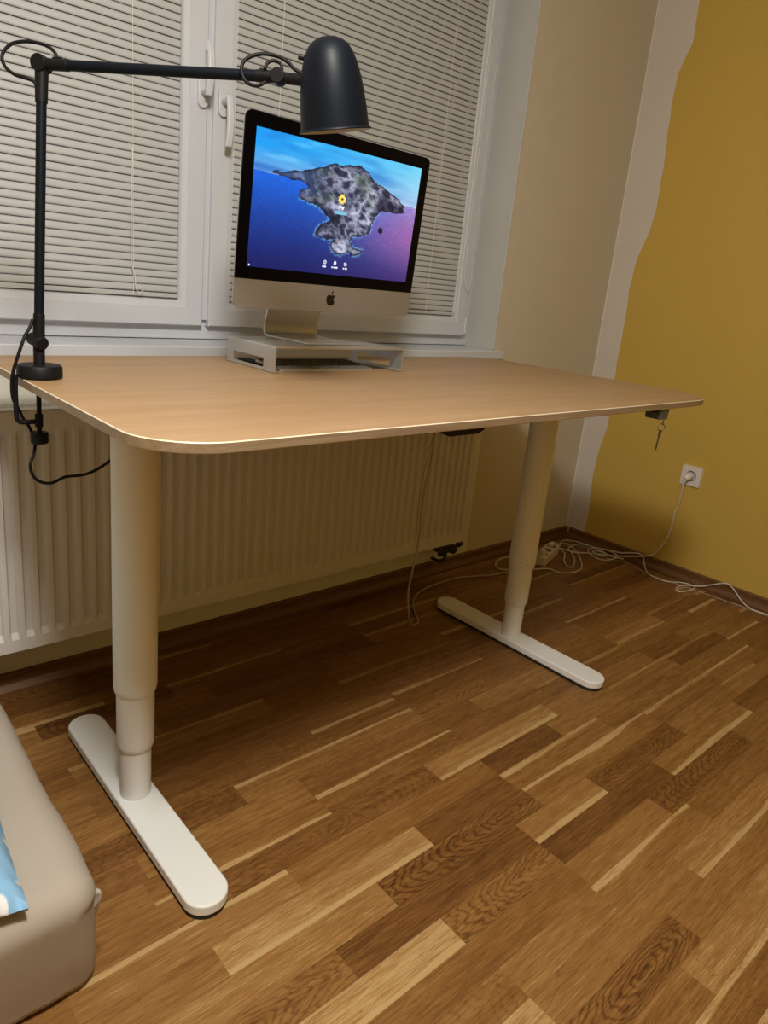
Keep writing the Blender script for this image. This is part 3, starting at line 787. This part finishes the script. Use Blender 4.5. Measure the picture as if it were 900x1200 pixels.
def pic(u, v):
    hz = .705 - .045 * u
    if v > hz:   # sky
        t = (v - hz) / (1 - hz)
        left = mixc((120, 165, 215), (18, 150, 232), min(1, t * 1.5)); right = mixc((170, 195, 225), (110, 205, 235), t)
        c = mixc(left, right, u ** 1.3)
        cl = fbm(u * .8 + v * .3, v * 3.2, 3.2, 5)
        c = mixc(c, (20, 92, 185), max(0, cl) * 1.7 * (1 - .5 * u)); c = mixc(c, (150, 215, 245), max(0, -cl - .08) * 2.2)
    else:
        t = v / hz
        left = mixc((14, 26, 92), (20, 98, 215), t ** 1.2); right = mixc((62, 42, 110), (150, 140, 200), t)
        c = mixc(left, right, max(0, (u - .25) / .75) ** 1.2)
        c = mixc(c, (180, 90, 165), max(0, 1 - math.hypot((u - 1.0) * 1.6, (v - .40) * 2.2) / .75) * .55)
        w = noise.noise(Vector((u * 30, v * 120, 1))) * .5 + noise.noise(Vector((u * 60, v * 260, 4))) * .5
        c = tuple(max(0, q * (1 + .16 * w)) for q in c)
    wob = .010
    uu = u + wob * noise.noise(Vector((u * 22, v * 22, 0))); vv = v + wob * noise.noise(Vector((u * 22, v * 22, 7)))
    ins = inside(uu, vv, ISL); d = edge_dist(uu, vv, ISL)
    if ins:
        far = max(0, min(1, (.42 - u) / .3)) * (1 if v > .6 else .2)
        rg = 1 - abs(fbm(u * 1.2 + v * .5, v * 1.0 - u * .2, 12, 5)) * 4.2
        sh = fbm(u, v, 5, 3)
        base = mixc((40, 46, 70), (200, 202, 226), max(0, rg * .70 + sh * 1.2))
        base = mixc(base, (70, 92, 68), max(0, fbm(u + 5, v, 7, 3)) * 1.4 * (v > .5))
        base = mixc(base, (18, 24, 46), max(0, fbm(u + 9, v * .8, 7, 3) - .04) * 3.6)
        if u > .6: base = mixc(base, (190, 170, 198), (u - .6) * 1.5 * max(0, rg))
        c = mixc(base, (70, 104, 165), far * .75)
        if d < .012: c = mixc((22, 22, 40), c, d / .012)
    elif v < .56 and d < .014 and noise.noise(Vector((u * 60, v * 60, 2))) > -.1:
        c = mixc((120, 190, 215), c, d / .014 * .6 + .3)
    if math.hypot((u - .769) * 1.5, (v - .418)) < .026 + .006 * noise.noise(Vector((u * 90, v * 90, 0))): c = (24, 24, 44)
    # log-in items
    a = math.atan2((v - .616) * .57, u - .501); rr = math.hypot(u - .501, (v - .616) * .57)
    pet = .021 + .004 * math.cos(11 * a)
    if rr < pet: c = (250, 226, 120) if rr > .010 else (235, 180, 40)
    if rr < .0055: c = (70, 45, 20)
    if abs(u - .503) < .017 and abs(v - .547) < .012 and noise.noise(Vector((u * 170, v * 60, 5))) > -.25: c = (225, 235, 245)
    if abs(u - .504) < .036 and abs(v - .505) < .015: c = (120, 186, 216)
    for cx in (.437, .500, .567):
        r2 = math.hypot(u - cx, (v - .097) * .57)
        if .0055 < r2 < .0095 or r2 < .0025: c = (235, 238, 250)
        if abs(u - cx) < (.020 if cx == .5 else .013) and abs(v - .063) < .008 and noise.noise(Vector((u * 260, 0, 5))) > -.3: c = (225, 228, 245)
    if math.hypot(u - .012, (v - .012) * .57) < .004: c = (230, 230, 240)
    return s2l(c)
def build_screen():
    NU, NV = 260, 146
    sw = CW / 2 - SB; z1 = CH - ST; z0 = z1 - SH
    bm = B(); cl = bm.loops.layers.float_color.new('Col')
    g = [[bm.verts.new(Mc @ Vector((-sw + 2 * sw * i / NU, -.0004, z0 + (z1 - z0) * j / NV))) for i in range(NU + 1)] for j in range(NV + 1)]
    for j in range(NV):
        for i in range(NU):
            f = bm.faces.new((g[j][i], g[j][i + 1], g[j + 1][i + 1], g[j + 1][i]))
            c = pic((i + .5) / NU, (j + .5) / NV)
            for lp in f.loops: lp[cl] = (*c, 1)
    me = bpy.data.meshes.new('screen'); bm.to_mesh(me); bm.free()
    o = bpy.data.objects.new('screen', me); C.objects.link(o); me.materials.append(M_screen); o.parent = comp
    o['label'] = 'lit screen with a rocky island in a blue and violet sea'
build_screen()

# ------------------------------------------------------------------ clamp lamp
LB = Vector((-2.466, -.436, H))
lamp = empty('desk_lamp', LB, 'black metal lamp clamped to the left edge of the desk', 'lamp')
def W(p): return Vector(p) - LB
bm = B(); lathe(bm, [(0, .0005), (.0345, .0005), (.0368, .003), (.0365, .0195), (.034, .0225), (0, .0235)], (0, 0, 0)); auto_smooth(link('base', bm, M_blackplastic, lamp), 40)
J = Vector((-2.4436, -.43, 1.360)); P0 = Vector((-2.4645, -.4315, .928)); K_ = Vector((-2.194, -.726, 1.360))
ax = (J - P0).normalized()
bm = B(); cyl(bm, W((-2.466, -.4355, H + .020)), W(P0), .0093, n=24); auto_smooth(link('post', bm, M_blackplastic, lamp), 50)
bm = B(); cyl(bm, W(P0 + Vector((.002, -.016, -.002))), W(P0 + Vector((-.006, .016, .004))), .0112, n=28); auto_smooth(link('tilt_knob', bm, M_blackplastic, lamp, bevel=.001), 50)
bm = B(); cyl(bm, W(P0), W(P0 + ax * .047), .0098, .0092, n=24); auto_smooth(link('lower_collar', bm, M_blackplastic, lamp, bevel=.0008), 50)
bm = B(); cyl(bm, W(P0 + ax * .04), W(J - ax * .05), .0079, n=24); auto_smooth(link('pole', bm, M_blackmat, lamp), 50)
dirA = (K_ - J).normalized(); nA = Vector((-dirA.y, dirA.x, 0)) * -1
nA = Vector((dirA.y, -dirA.x, 0)); 
if nA.dot(Vector((-1, -1, 0))) < 0: nA = -nA
bm = B(); cyl(bm, W(J - ax * .056), W(J - ax * .006), .0094, .0102, n=24); auto_smooth(link('upper_collar', bm, M_blackplastic, lamp, bevel=.0008), 50)
bm = B(); cyl(bm, W(J + nA * .012), W(J - nA * .012), .0128, n=32); auto_smooth(link('elbow_knob', bm, M_blackplastic, lamp, bevel=.0012), 50)
bm = B(); cyl(bm, W(J + dirA * .008), W(J + dirA * .046), .0088, n=24); auto_smooth(link('arm_collar', bm, M_blackplastic, lamp, bevel=.0006), 50)
bm = B(); cyl(bm, W(J + dirA * .04), W(K_ - dirA * .028), .0080, n=24); auto_smooth(link('arm', bm, M_blackmat, lamp), 50)
bm = B(); cyl(bm, W(K_ - dirA * .036), W(K_ - dirA * .006), .0086, n=24); auto_smooth(link('head_collar', bm, M_blackplastic, lamp, bevel=.0006), 50)
bm = B(); cyl(bm, W(K_ + nA * .011), W(K_ - nA * .011), .0108, n=32); auto_smooth(link('head_knob', bm, M_blackplastic, lamp, bevel=.001), 50)
SA = Vector((-.2167, -.0104, .9762)).normalized(); RC = Vector((-2.1388, -.8022, 1.2892))
att = RC + SA * .062
bm = B(); cyl(bm, W(K_ + dirA * .006 + Vector((0, 0, -.001))), W(K_ + (att - K_).normalized() * .052), .0080, n=20)
auto_smooth(link('head_stub', bm, M_blackplastic, lamp), 50)
# shade: deep rounded dome with a rolled rim, its own thickness
prof = [(.0530, 0), (.0540, .0010), (.0535, .0028), (.0512, .0038), (.0504, .015), (.0490, .034), (.0470, .053), (.0442, .070), (.0405, .086), (.0358, .0995), (.0300, .1095), (.0222, .1165), (.0125, .1207), (.0, .122)]
prof_i = [(.0, .1208), (.0122, .1195), (.0216, .1154), (.0292, .1085), (.0348, .0986), (.0395, .0853), (.0432, .0695), (.0460, .0527), (.0480, .034), (.0494, .015), (.0499, .004), (.0520, -.0002)]
bm = B(); lathe(bm, prof, W(RC), SA, 64); sh = auto_smooth(link('lamp_shade', bm, M_blackmat, lamp), 60)
bm = B(); lathe(bm, [(.0530, 0)] + prof_i[::-1], W(RC), SA, 64); si = auto_smooth(link('shade_lining', bm, M_inner, sh), 60)
bm = B(); lathe(bm, [(.008, .112), (.008, .090), (.012, .084), (.020, .070), (.022, .056), (.019, .042), (.012, .034), (0, .031)], W(RC), SA, 32); auto_smooth(link('bulb', bm, M_bulb, sh), 60)
sw_ = RC + SA * .097 + Vector((-.0275, .0235, -.005))
bm = B(); cyl(bm, W(sw_), W(sw_ + Vector((-.0062, .0052, .001))), .004, n=12); link('vent_stud', bm, M_blackplastic, sh)
# clamp
bm = B()
tube(bm, [W(p) for p in [(-2.5055, -.437, H + .006), (-2.5065, -.437, .85), (-2.5070, -.437, .815), (-2.5065, -.437, .798), (-2.5025, -.437, .7915), (-2.495, -.437, .7895), (-2.472, -.437, .7895)]], .0043, 12, 6)
auto_smooth(link('clamp_bracket', bm, M_blackplastic, lamp), 60)
bm = B(); cyl(bm, W((-2.469, -.437, H - TH - .0015)), W((-2.471, -.437, .765)), .0042, n=16); cyl(bm, W((-2.4705, -.437, .803)), W((-2.471, -.437, .780)), .0068, n=16)
cyl(bm, W((-2.469, -.437, H - TH - .0005)), W((-2.469, -.437, H - TH - .004)), .012, n=20); auto_smooth(link('clamp_screw', bm, M_blackplastic, lamp), 40)
bm = B(); lathe(bm, [(0, 0), (.0138, 0), (.0150, .0015), (.0150, .0175), (.0138, .0195), (0, .0195)], W((-2.4712, -.437, .7505)), (0, 0, 1), 24); auto_smooth(link('clamp_knob', bm, M_blackplastic, lamp), 40)
# cords
c_ = [(-2.424, -.442, 1.3705), (-2.427, -.439, 1.380), (-2.4375, -.428, 1.3885), (-2.457, -.406, 1.392), (-2.475, -.392, 1.387), (-2.486, -.386, 1.375), (-2.490, -.387, 1.363), (-2.487, -.394, 1.350), (-2.478, -.405, 1.341), (-2.466, -.417, 1.337), (-2.456, -.428, 1.333), (-2.452, -.431, 1.322)]
bm = B(); tube(bm, [W(p) for p in c_], .0027, 10); link('cord', bm, M_cord_black, lamp, smooth=True)
for (a0, a1) in ((J + dirA * .02 + Vector((0, 0, .0085)), J + dirA * .034 + Vector((0, 0, .0085))), (K_ - dirA * .03 + Vector((0, 0, .008)), K_ - dirA * .02 + Vector((0, 0, .008)))):
    bm = B(); cyl(bm, W(a0), W(a1), .003, n=12); link('cord_grommet', bm, M_blackplastic, lamp)
c2 = [(-2.1665, -.756, 1.3640), (-2.179, -.743, 1.372), (-2.184, -.735, 1.380), (-2.195, -.721, 1.388), (-2.214, -.704, 1.389), (-2.232, -.692, 1.379), (-2.2385, -.692, 1.364), (-2.235, -.700, 1.348), (-2.224, -.712, 1.343), (-2.212, -.720, 1.350)]
bm = B(); tube(bm, [W(p) for p in c2], .0027, 10); link('cord', bm, M_cord_black, lamp, smooth=True)
c3 = [(-2.213, -.716, 1.367), (-2.209, -.716, 1.376), (-2.201, -.721, 1.381), (-2.194, -.729, 1.377), (-2.193, -.732, 1.369)]
bm = B(); tube(bm, [W(p) for p in c3], .0024, 10); link('cord', bm, M_cord_black, lamp, smooth=True)
c4 = [(-2.473, -.432, .965), (-2.478, -.436, .954), (-2.489, -.442, .938), (-2.500, -.446, .912), (-2.510, -.444, .880), (-2.513, -.441, .855), (-2.511, -.439, .830), (-2.502, -.436, .812), (-2.494, -.425, .795), (-2.484, -.421, .779), (-2.477, -.418, .762), (-2.474, -.419, .748), (-2.479, -.430, .732), (-2.489, -.440, .712), (-2.484, -.438, .690), (-2.470, -.436, .677), (-2.452, -.436, .674), (-2.429, -.435, .682), (-2.400, -.434, .682), (-2.378, -.434, .687), (-2.350, -.434, .702), (-2.310, -.445, .74), (-2.28, -.46, .80), (-2.27, -.47, H - TH - .004)]
bm = B(); tube(bm, [W(p) for p in c4], .0028, 10); link('power_cord', bm, M_cord_black, lamp, smooth=True)

# ------------------------------------------------------------------ socket, power strip, cables
so = empty('wall_socket', (0, -.530, .441), 'square white socket with a plug in it low on the yellow wall', 'socket')
so['label'] = 'square white wall socket low on the yellow wall'
S = Matrix.Rotation(math.radians(-90), 4, 'Y')
# plate with a round well: local x->z
def plate():
    bm = B(); o4 = rrect(-.041, .041, -.041, .041, .004, 4); n = 40
    ring = [(.0215 * math.cos(2 * math.pi * k / n), .0215 * math.sin(2 * math.pi * k / n)) for k in range(n)]
    def lv(pts, x): return [bm.verts.new((x, a, b_)) for a, b_ in pts]
    O0 = lv(o4, 0); O1 = lv([(a * .98, b_ * .98) for a, b_ in o4], -.009); Rf = lv(ring, -.009); Rb = lv(ring, -.0008)
    for i in range(len(o4)):
        j = (i + 1) % len(o4); bm.faces.new((O0[i], O0[j], O1[j], O1[i]))
    for i in range(n):
        j = (i + 1) % n; bm.faces.new((Rf[i], Rf[j], Rb[j], Rb[i]))
    bm.faces.new(Rb); bm.faces.new(O0)
    e = []
    for L_ in (O1, Rf):
        for i in range(len(L_)): 
            ed = bm.edges.get((L_[i], L_[(i + 1) % len(L_)])); e.append(ed)
    bmesh.ops.bridge_loops(bm, edges=e)
    return bm
auto_smooth(link('socket_plate', plate(), M_socket, so), 30)
bm = B(); 
lathe(bm, [(.0215, .0092), (.0195, .0095), (.0190, .001)], (0, 0, 0), (-1, 0, 0), 32); link('socket_well', bm, M_darkgrey, so, smooth=False)

pc = empty('extension_cord', (-.012, -.525, .441), 'white plug and cord running from the wall socket down to the floor', 'cord')
ox, oy, oz = pc.location
bm = B(); cyl(bm, (.010, .0, .0), (-.014, .0, -.002), .0165, .0150, n=24); cyl(bm, (-.014, 0, -.002), (-.026, .003, -.012), .0145, .010, n=20)
cyl(bm, (-.022, .004, -.010), (-.020, .010, -.040), .0085, .0045, n=16); auto_smooth(link('plug', bm, M_socket, pc, bevel=.001), 40)
pts = [(-.031, -.517, .405), (-.026, -.515, .37), (-.016, -.510, .325), (-.014, -.500, .268), (-.013, -.499, .208), (-.014, -.488, .142), (-.022, -.456, .076), (-.030, -.425, .056), (-.032, -.36, .030), (-.036, -.30, .010), (-.07, -.24, .004), (-.12, -.20, .004), (-.17, -.165, .006), (-.215, -.135, .018), (-.232, -.118, .022)]
bm = B(); tube(bm, [(a - ox, b_ - oy, c - oz) for a, b_, c in pts], .0032, 10); link('cord', bm, M_cord_white, pc, smooth=True)
# cord loops belong to this cord as well
ps = empty('power_strip', (-.345, -.140, 0), 'white power strip on the floor behind the right leg', 'power strip', .32)
bm = B(); prism(bm, rrect(-.105, .105, -.0275, .0275, .008), .001, .040); auto_smooth(link('strip_body', bm, M_cord_white, ps, bevel=.004, seg=3), 40)
for k in (-1, 0, 1):
    bm = B(); cyl(bm, (k * .060, 0, .0395), (k * .060, 0, .0408), .0195, n=24); 
    oo = link('outlet', bm, M_darkgrey, ps)
pl = empty('mains_plug', (-.41, -.162, .041), 'white plug standing in the left end of the power strip', 'plug', .3)
bm = B(); cyl(bm, (0, 0, 0), (-.002, 0, .022), .017, .014, n=20); cyl(bm, (-.004, 0, .016), (-.030, -.004, .022), .009, .006, n=14); auto_smooth(link('plug_body', bm, M_cord_white, pl, bevel=.002), 40)
pl2 = empty('mains_plug', (-.29, -.122, .041), 'flat white plug in the right end of the power strip', 'plug', .3)
bm = B(); box(bm, -.016, .016, -.010, .010, 0, .016); cyl(bm, (.010, 0, .010), (.040, .008, .006), .007, .005, n=14); auto_smooth(link('plug_body', bm, M_cord_white, pl2, bevel=.003), 40)

def cable(name, pts, r, mat, label, n=10):
    bm = B(); c = Vector(pts[0]); 
    tube(bm, [Vector(p) - c for p in pts], r, n, 8, zmin=r + .0004 - c.z)
    o = link(name, bm, mat, smooth=True); o.location = c
    return tag(o, label, 'cable')
cable('desk_cable', [(-1.318, -.36, H - TH - .003), (-1.308, -.32, .80), (-1.307, -.30, .679), (-1.309, -.30, .599), (-1.325, -.30, .492), (-1.327, -.30, .409), (-1.326, -.30, .294), (-1.345, -.30, .153), (-1.338, -.305, .07), (-1.312, -.300, .016), (-1.288, -.290, .004),
      (-1.262, -.282, .004), (-1.239, -.249, .004), (-1.205, -.20, .004), (-1.171, -.161, .004), (-1.12, -.125, .004), (-1.057, -.103, .004), (-.98, -.093, .004), (-.92, -.093, .004), (-.86, -.095, .004), (-.80, -.115, .004), (-.73, -.142, .004), (-.655, -.155, .004), (-.60, -.164, .006), (-.54, -.160, .012), (-.49, -.170, .04), (-.445, -.173, .0625)],
      .0032, M_cord_grey, 'grey cable hanging from under the desk and looping over the floor to the power strip')
cable('thin_cable', [(-1.298, -.36, H - TH - .003), (-1.290, -.31, .80), (-1.292, -.295, .70), (-1.318, -.293, .60), (-1.333, -.293, .50), (-1.336, -.293, .42), (-1.333, -.294, .35), (-1.331, -.295, .30)],
      .0016, M_cord_grey, 'thin dark grey wire hanging beside the thicker cable in front of the radiator')
cable('coiled_cable', [(-.357, -.062, .006), (-.404, -.060, .004), (-.474, -.055, .004), (-.536, -.048, .004), (-.61, -.077, .004), (-.644, -.119, .006), (-.613, -.165, .0125), (-.53, -.19, .005), (-.447, -.22, .004), (-.438, -.262, .004), (-.418, -.288, .004), (-.365, -.301, .004), (-.30, -.290, .004), (-.213, -.226, .004), (-.15, -.165, .004), (-.105, -.10, .004), (-.125, -.065, .004), (-.175, -.050, .006),
      (-.26, -.075, .010), (-.22, -.10, .012), (-.23, -.155, .008), (-.30, -.20, .005), (-.343, -.245, .004), (-.325, -.262, .004), (-.24, -.215, .004), (-.18, -.155, .006), (-.155, -.12, .008)],
      .0030, M_cord_white, 'white cable coiled loosely around the power strip')
cable('floor_cable', [(-.235, -.112, .043), (-.19, -.10, .020), (-.12, -.060, .008), (-.06, -.055, .005), (-.036, -.09, .006), (-.034, -.153, .008), (-.034, -.217, .014), (-.036, -.27, .020), (-.045, -.305, .014), (-.085, -.305, .006), (-.13, -.281, .004), (-.125, -.225, .006), (-.08, -.18, .008), (-.042, -.20, .014), (-.036, -.25, .022), (-.034, -.31, .030), (-.027, -.36, .046), (-.026, -.405, .052), (-.034, -.430, .016), (-.060, -.455, .004), (-.092, -.490, .004), (-.094, -.558, .004), (-.045, -.600, .004),
      (-.034, -.632, .006), (-.047, -.660, .004), (-.12, -.655, .004), (-.150, -.638, .004), (-.122, -.621, .006), (-.067, -.628, .008), (-.034, -.678, .016), (-.018, -.755, .0565), (-.022, -.79, .052), (-.033, -.84, .016), (-.038, -.877, .004), (-.040, -.918, .004), (-.034, -.945, .004), (-.036, -1.02, .004), (-.05, -1.15, .004), (-.06, -1.35, .004)],
      .0026, M_cord_white, 'long white cable snaking along the skirting board under the socket')
cable('second_floor_cable', [(-.160, -.085, .006), (-.10, -.115, .005), (-.06, -.16, .006), (-.072, -.215, .005), (-.10, -.26, .006), (-.075, -.315, .004), (-.055, -.36, .004), (-.075, -.42, .004), (-.090, -.52, .0035), (-.075, -.60, .0035), (-.065, -.72, .0035), (-.055, -.82, .0035), (-.050, -.90, .0035), (-.045, -1.1, .0035)],
      .0018, M_cord_grey, 'thin cable lying straight at the foot of the skirting board')
cable('spare_cable', [(-.175, -.135, .004), (-.14, -.12, .006), (-.085, -.115, .009), (-.045, -.14, .010), (-.040, -.20, .010), (-.055, -.26, .009), (-.09, -.262, .009), (-.102, -.235, .009), (-.082, -.205, .010), (-.060, -.235, .012), (-.062, -.290, .010), (-.040, -.335, .010)],
      .0026, M_cord_white, 'short tangle of white cable in the corner between the power strip and the socket cord')

# ------------------------------------------------------------------ bed
bed = empty('mattress', (-3.5, -.5, 0), 'low mattress in a beige jersey sheet at the bottom left', 'bed')
def rbox(x0, x1, y0, y1, z0, z1, r, n=(60, 30, 10), fn=None):
    bm = B(); idx = {}
    def vert(p):
        k = tuple(round(t, 5) for t in p)
        if k not in idx:
            q = Vector((min(max(p[0], x0 + r), x1 - r), min(max(p[1], y0 + r), y1 - r), min(max(p[2], z0), z1 - r)))
            d = Vector(p) - q
            if d.length > 1e-7: P_ = q + d.normalized() * min(r, d.length if p[2] <= z0 + 1e-6 else r)
            else: P_ = Vector(p)
            if fn: P_ = fn(P_, d)
            idx[k] = bm.verts.new(P_)
        return idx[k]
    def lin(a, b_, n_):
        # denser near the ends
        o = [a + r * k / 6 for k in range(6)] + [a + r + (b_ - a - 2 * r) * k / n_ for k in range(n_)] + [b_ - r + r * k / 6 for k in range(7)]
        return o
    X, Y, Z = lin(x0, x1, n[0]), lin(y0, y1, n[1]), lin(z0, z1, n[2])
    def face(U, V, f):
        for i in range(len(U) - 1):
            for j in range(len(V) - 1):
                vs = [vert(f(U[i], V[j])), vert(f(U[i + 1], V[j])), vert(f(U[i + 1], V[j + 1])), vert(f(U[i], V[j + 1]))]
                if len(set(vs)) >= 3:
                    try: bm.faces.new(vs)
                    except ValueError: pass
    face(X, Y, lambda a, b_: (a, b_, z0)); face(X, Y, lambda a, b_: (a, b_, z1))
    face(X, Z, lambda a, b_: (a, y0, b_)); face(X, Z, lambda a, b_: (a, y1, b_))
    face(Y, Z, lambda a, b_: (x0, a, b_)); face(Y, Z, lambda a, b_: (x1, a, b_))
    return bm
BX1, BY0 = -2.535, -.915
def wr(p, d):
    q = p + Vector((3.5, .5, 0))
    n_ = noise.noise(p * 6) * .004 + noise.noise(p * 17) * .0012
    if d.length > 1e-6: p = p + d.normalized() * n_
    # bunched seam down the front right corner
    ang = math.hypot(p.x - BX1, p.y - BY0)
    if ang < .16 and p.z < .17:
        s = math.sin((p.x - p.y) * 95 + p.z * 22) * .0035 * (1 - ang / .16)
        p = p + Vector((.7, -.7, 0)) * s
    t = (p.z - .03) / .19
    p = p + Vector((0, .030 * (1 - t), 0)) * (1 if p.y < -.7 else 0)
    return p - Vector(bed.location)
bm = rbox(-4.5, BX1, BY0, -.15, .012, .215, .048, fn=wr)
link('sheet', bm, M_sheet, bed, smooth=True)
bm = B(); box(bm, -4.45 + 3.5, BX1 - .04 + 3.5, BY0 + .05 + .5, -.2 + .5, .0005, .0115); link('bed_gap_shade', bm, M_rubber_shade, bed)  # black slab put in as the shadow gap below the mattress
# gathered tuft of the fitted sheet at the corner
bm = B()
base = Vector((BX1 - .020, BY0 + .052, .150)) - Vector(bed.location); tip = base + Vector((.026, -.020, .018))
pts_ = []
for k in range(14):
    a = 2 * math.pi * k / 14; rr_ = .017 + .006 * math.sin(3 * a + 1)
    pts_.append(base + Vector((-.3, -.3, 0)) * .0 + Vector((.707 * math.cos(a) * rr_, .707 * math.cos(a) * rr_, math.sin(a) * rr_ * 2.1 - .012)))
mid_ = [base.lerp(tip, .62) + (p - base) * (.62 + .30 * ((i % 3) - 1)) for i, p in enumerate(pts_)]
V0 = [bm.verts.new(p) for p in pts_]; V1 = [bm.verts.new(p) for p in mid_]; vt = bm.verts.new(tip)
for i in range(14):
    j = (i + 1) % 14; bm.faces.new((V0[i], V0[j], V1[j], V1[i])); bm.faces.new((V1[i], V1[j], vt))
link('sheet_tuft', bm, M_sheet, bed, smooth=True, subsurf=1)

# pillow
pil = empty('pillow', (-2.638, -.905, .219), 'light blue pillow with white dots lying on the mattress', 'pillow', 0)
e1 = Vector((.10, .995, 0)).normalized(); e2 = Vector((-.995, .10, 0)).normalized()
bm = B(); NP = 36
def pw(a, b_):   # a along e1, b along e2 in 0..1
    u, v = 2 * a - 1, 2 * b_ - 1
    pin = 1 - .03 * (1 - abs(u) ** 2) * abs(v) ** 3; pin2 = 1 - .03 * (1 - abs(v) ** 2) * abs(u) ** 3
    fold = .006 * math.sin(26 * (u + v)) * max(0, 1 - math.hypot(u + 1, v + 1) / .7)
    x = (u * pin2 * .5 + .5) * .46; y = (v * pin * .5 + .5) * .62
    h = max(0, (1 - u ** 4)) ** .5 * max(0, (1 - v ** 4)) ** .5
    return e1 * x + e2 * y, h, fold
T, U_ = [], []
for i in range(NP + 1):
    T.append([]); U_.append([])
    for j in range(NP + 1):
        p, h, fo = pw(i / NP, j / NP)
        nn = noise.noise(p * 9) * .008 * h
        T[-1].append(bm.verts.new(p + Vector((0, 0, .012 + .095 * h + nn + fo)))); U_[-1].append(bm.verts.new(p + Vector((0, 0, .010 - .008 * min(1, 2 * h)))))
for G in (T, U_):
    for i in range(NP):
        for j in range(NP): bm.faces.new((G[i][j], G[i + 1][j], G[i + 1][j + 1], G[i][j + 1]))
for i in range(NP):
    for (a, b_) in ((lambda q: (q, 0), 0), (lambda q: (q, NP), 0), (lambda q: (0, q), 0), (lambda q: (NP, q), 0)):
        p, q = a(i), a(i + 1); bm.faces.new((T[p[0]][p[1]], T[q[0]][q[1]], U_[q[0]][q[1]], U_[p[0]][p[1]]))
link('pillow_case', bm, M_dots, pil, smooth=True)

# ------------------------------------------------------------------ light
w = bpy.data.worlds.new('night'); SC.world = w; w.use_nodes = True
w.node_tree.nodes['Background'].inputs[0].default_value = (.002, .002, .003, 1)
w.node_tree.nodes['Background'].inputs[1].default_value = 1
ld = bpy.data.lights.new('ceiling_light', 'POINT'); ld.energy = 79; ld.color = (1, .965, .90); ld.shadow_soft_size = .15
lo = bpy.data.objects.new('ceiling_light', ld); lo.location = (-2.64, -1.52, 2.06); C.objects.link(lo)
la = bpy.data.lights.new('lamp_downlight', 'AREA'); la.shape = 'DISK'; la.size = .30; la.energy = 18.5; la.color = (1, .965, .90)
lb = bpy.data.objects.new('lamp_downlight', la); lb.location = (-2.64, -1.52, 2.05); C.objects.link(lb)

# ------------------------------------------------------------------ camera
cam = bpy.data.cameras.new('camera'); co = bpy.data.objects.new('camera', cam); C.objects.link(co); SC.camera = co
X_ = Vector((0.7581481107409882, -0.6458482930325063, 0.08995234608873853))
Y_ = Vector((0.11005994779194028, 0.2627058317644495, 0.9585783503965567))
F_ = Vector((0.6427271972399375, 0.7168442148360735, -0.27025195944552866))
co.matrix_world = Matrix(((X_.x, Y_.x, -F_.x, -2.824932527), (X_.y, Y_.y, -F_.y, -1.718919188), (X_.z, Y_.z, -F_.z, 1.073431842), (0, 0, 0, 1)))
cam.sensor_fit = 'AUTO'; cam.sensor_width = 36; cam.lens = 812.0935 / 1200 * 36
cam.shift_x = 15.993 / 1200; cam.shift_y = -37.386 / 1200
cam.clip_start = .01; cam.clip_end = 50

SC.view_settings.view_transform = 'Standard'; SC.view_settings.look = 'None'
SC.view_settings.exposure = 0.0; SC.view_settings.gamma = 1; SC.view_settings.use_curve_mapping = False
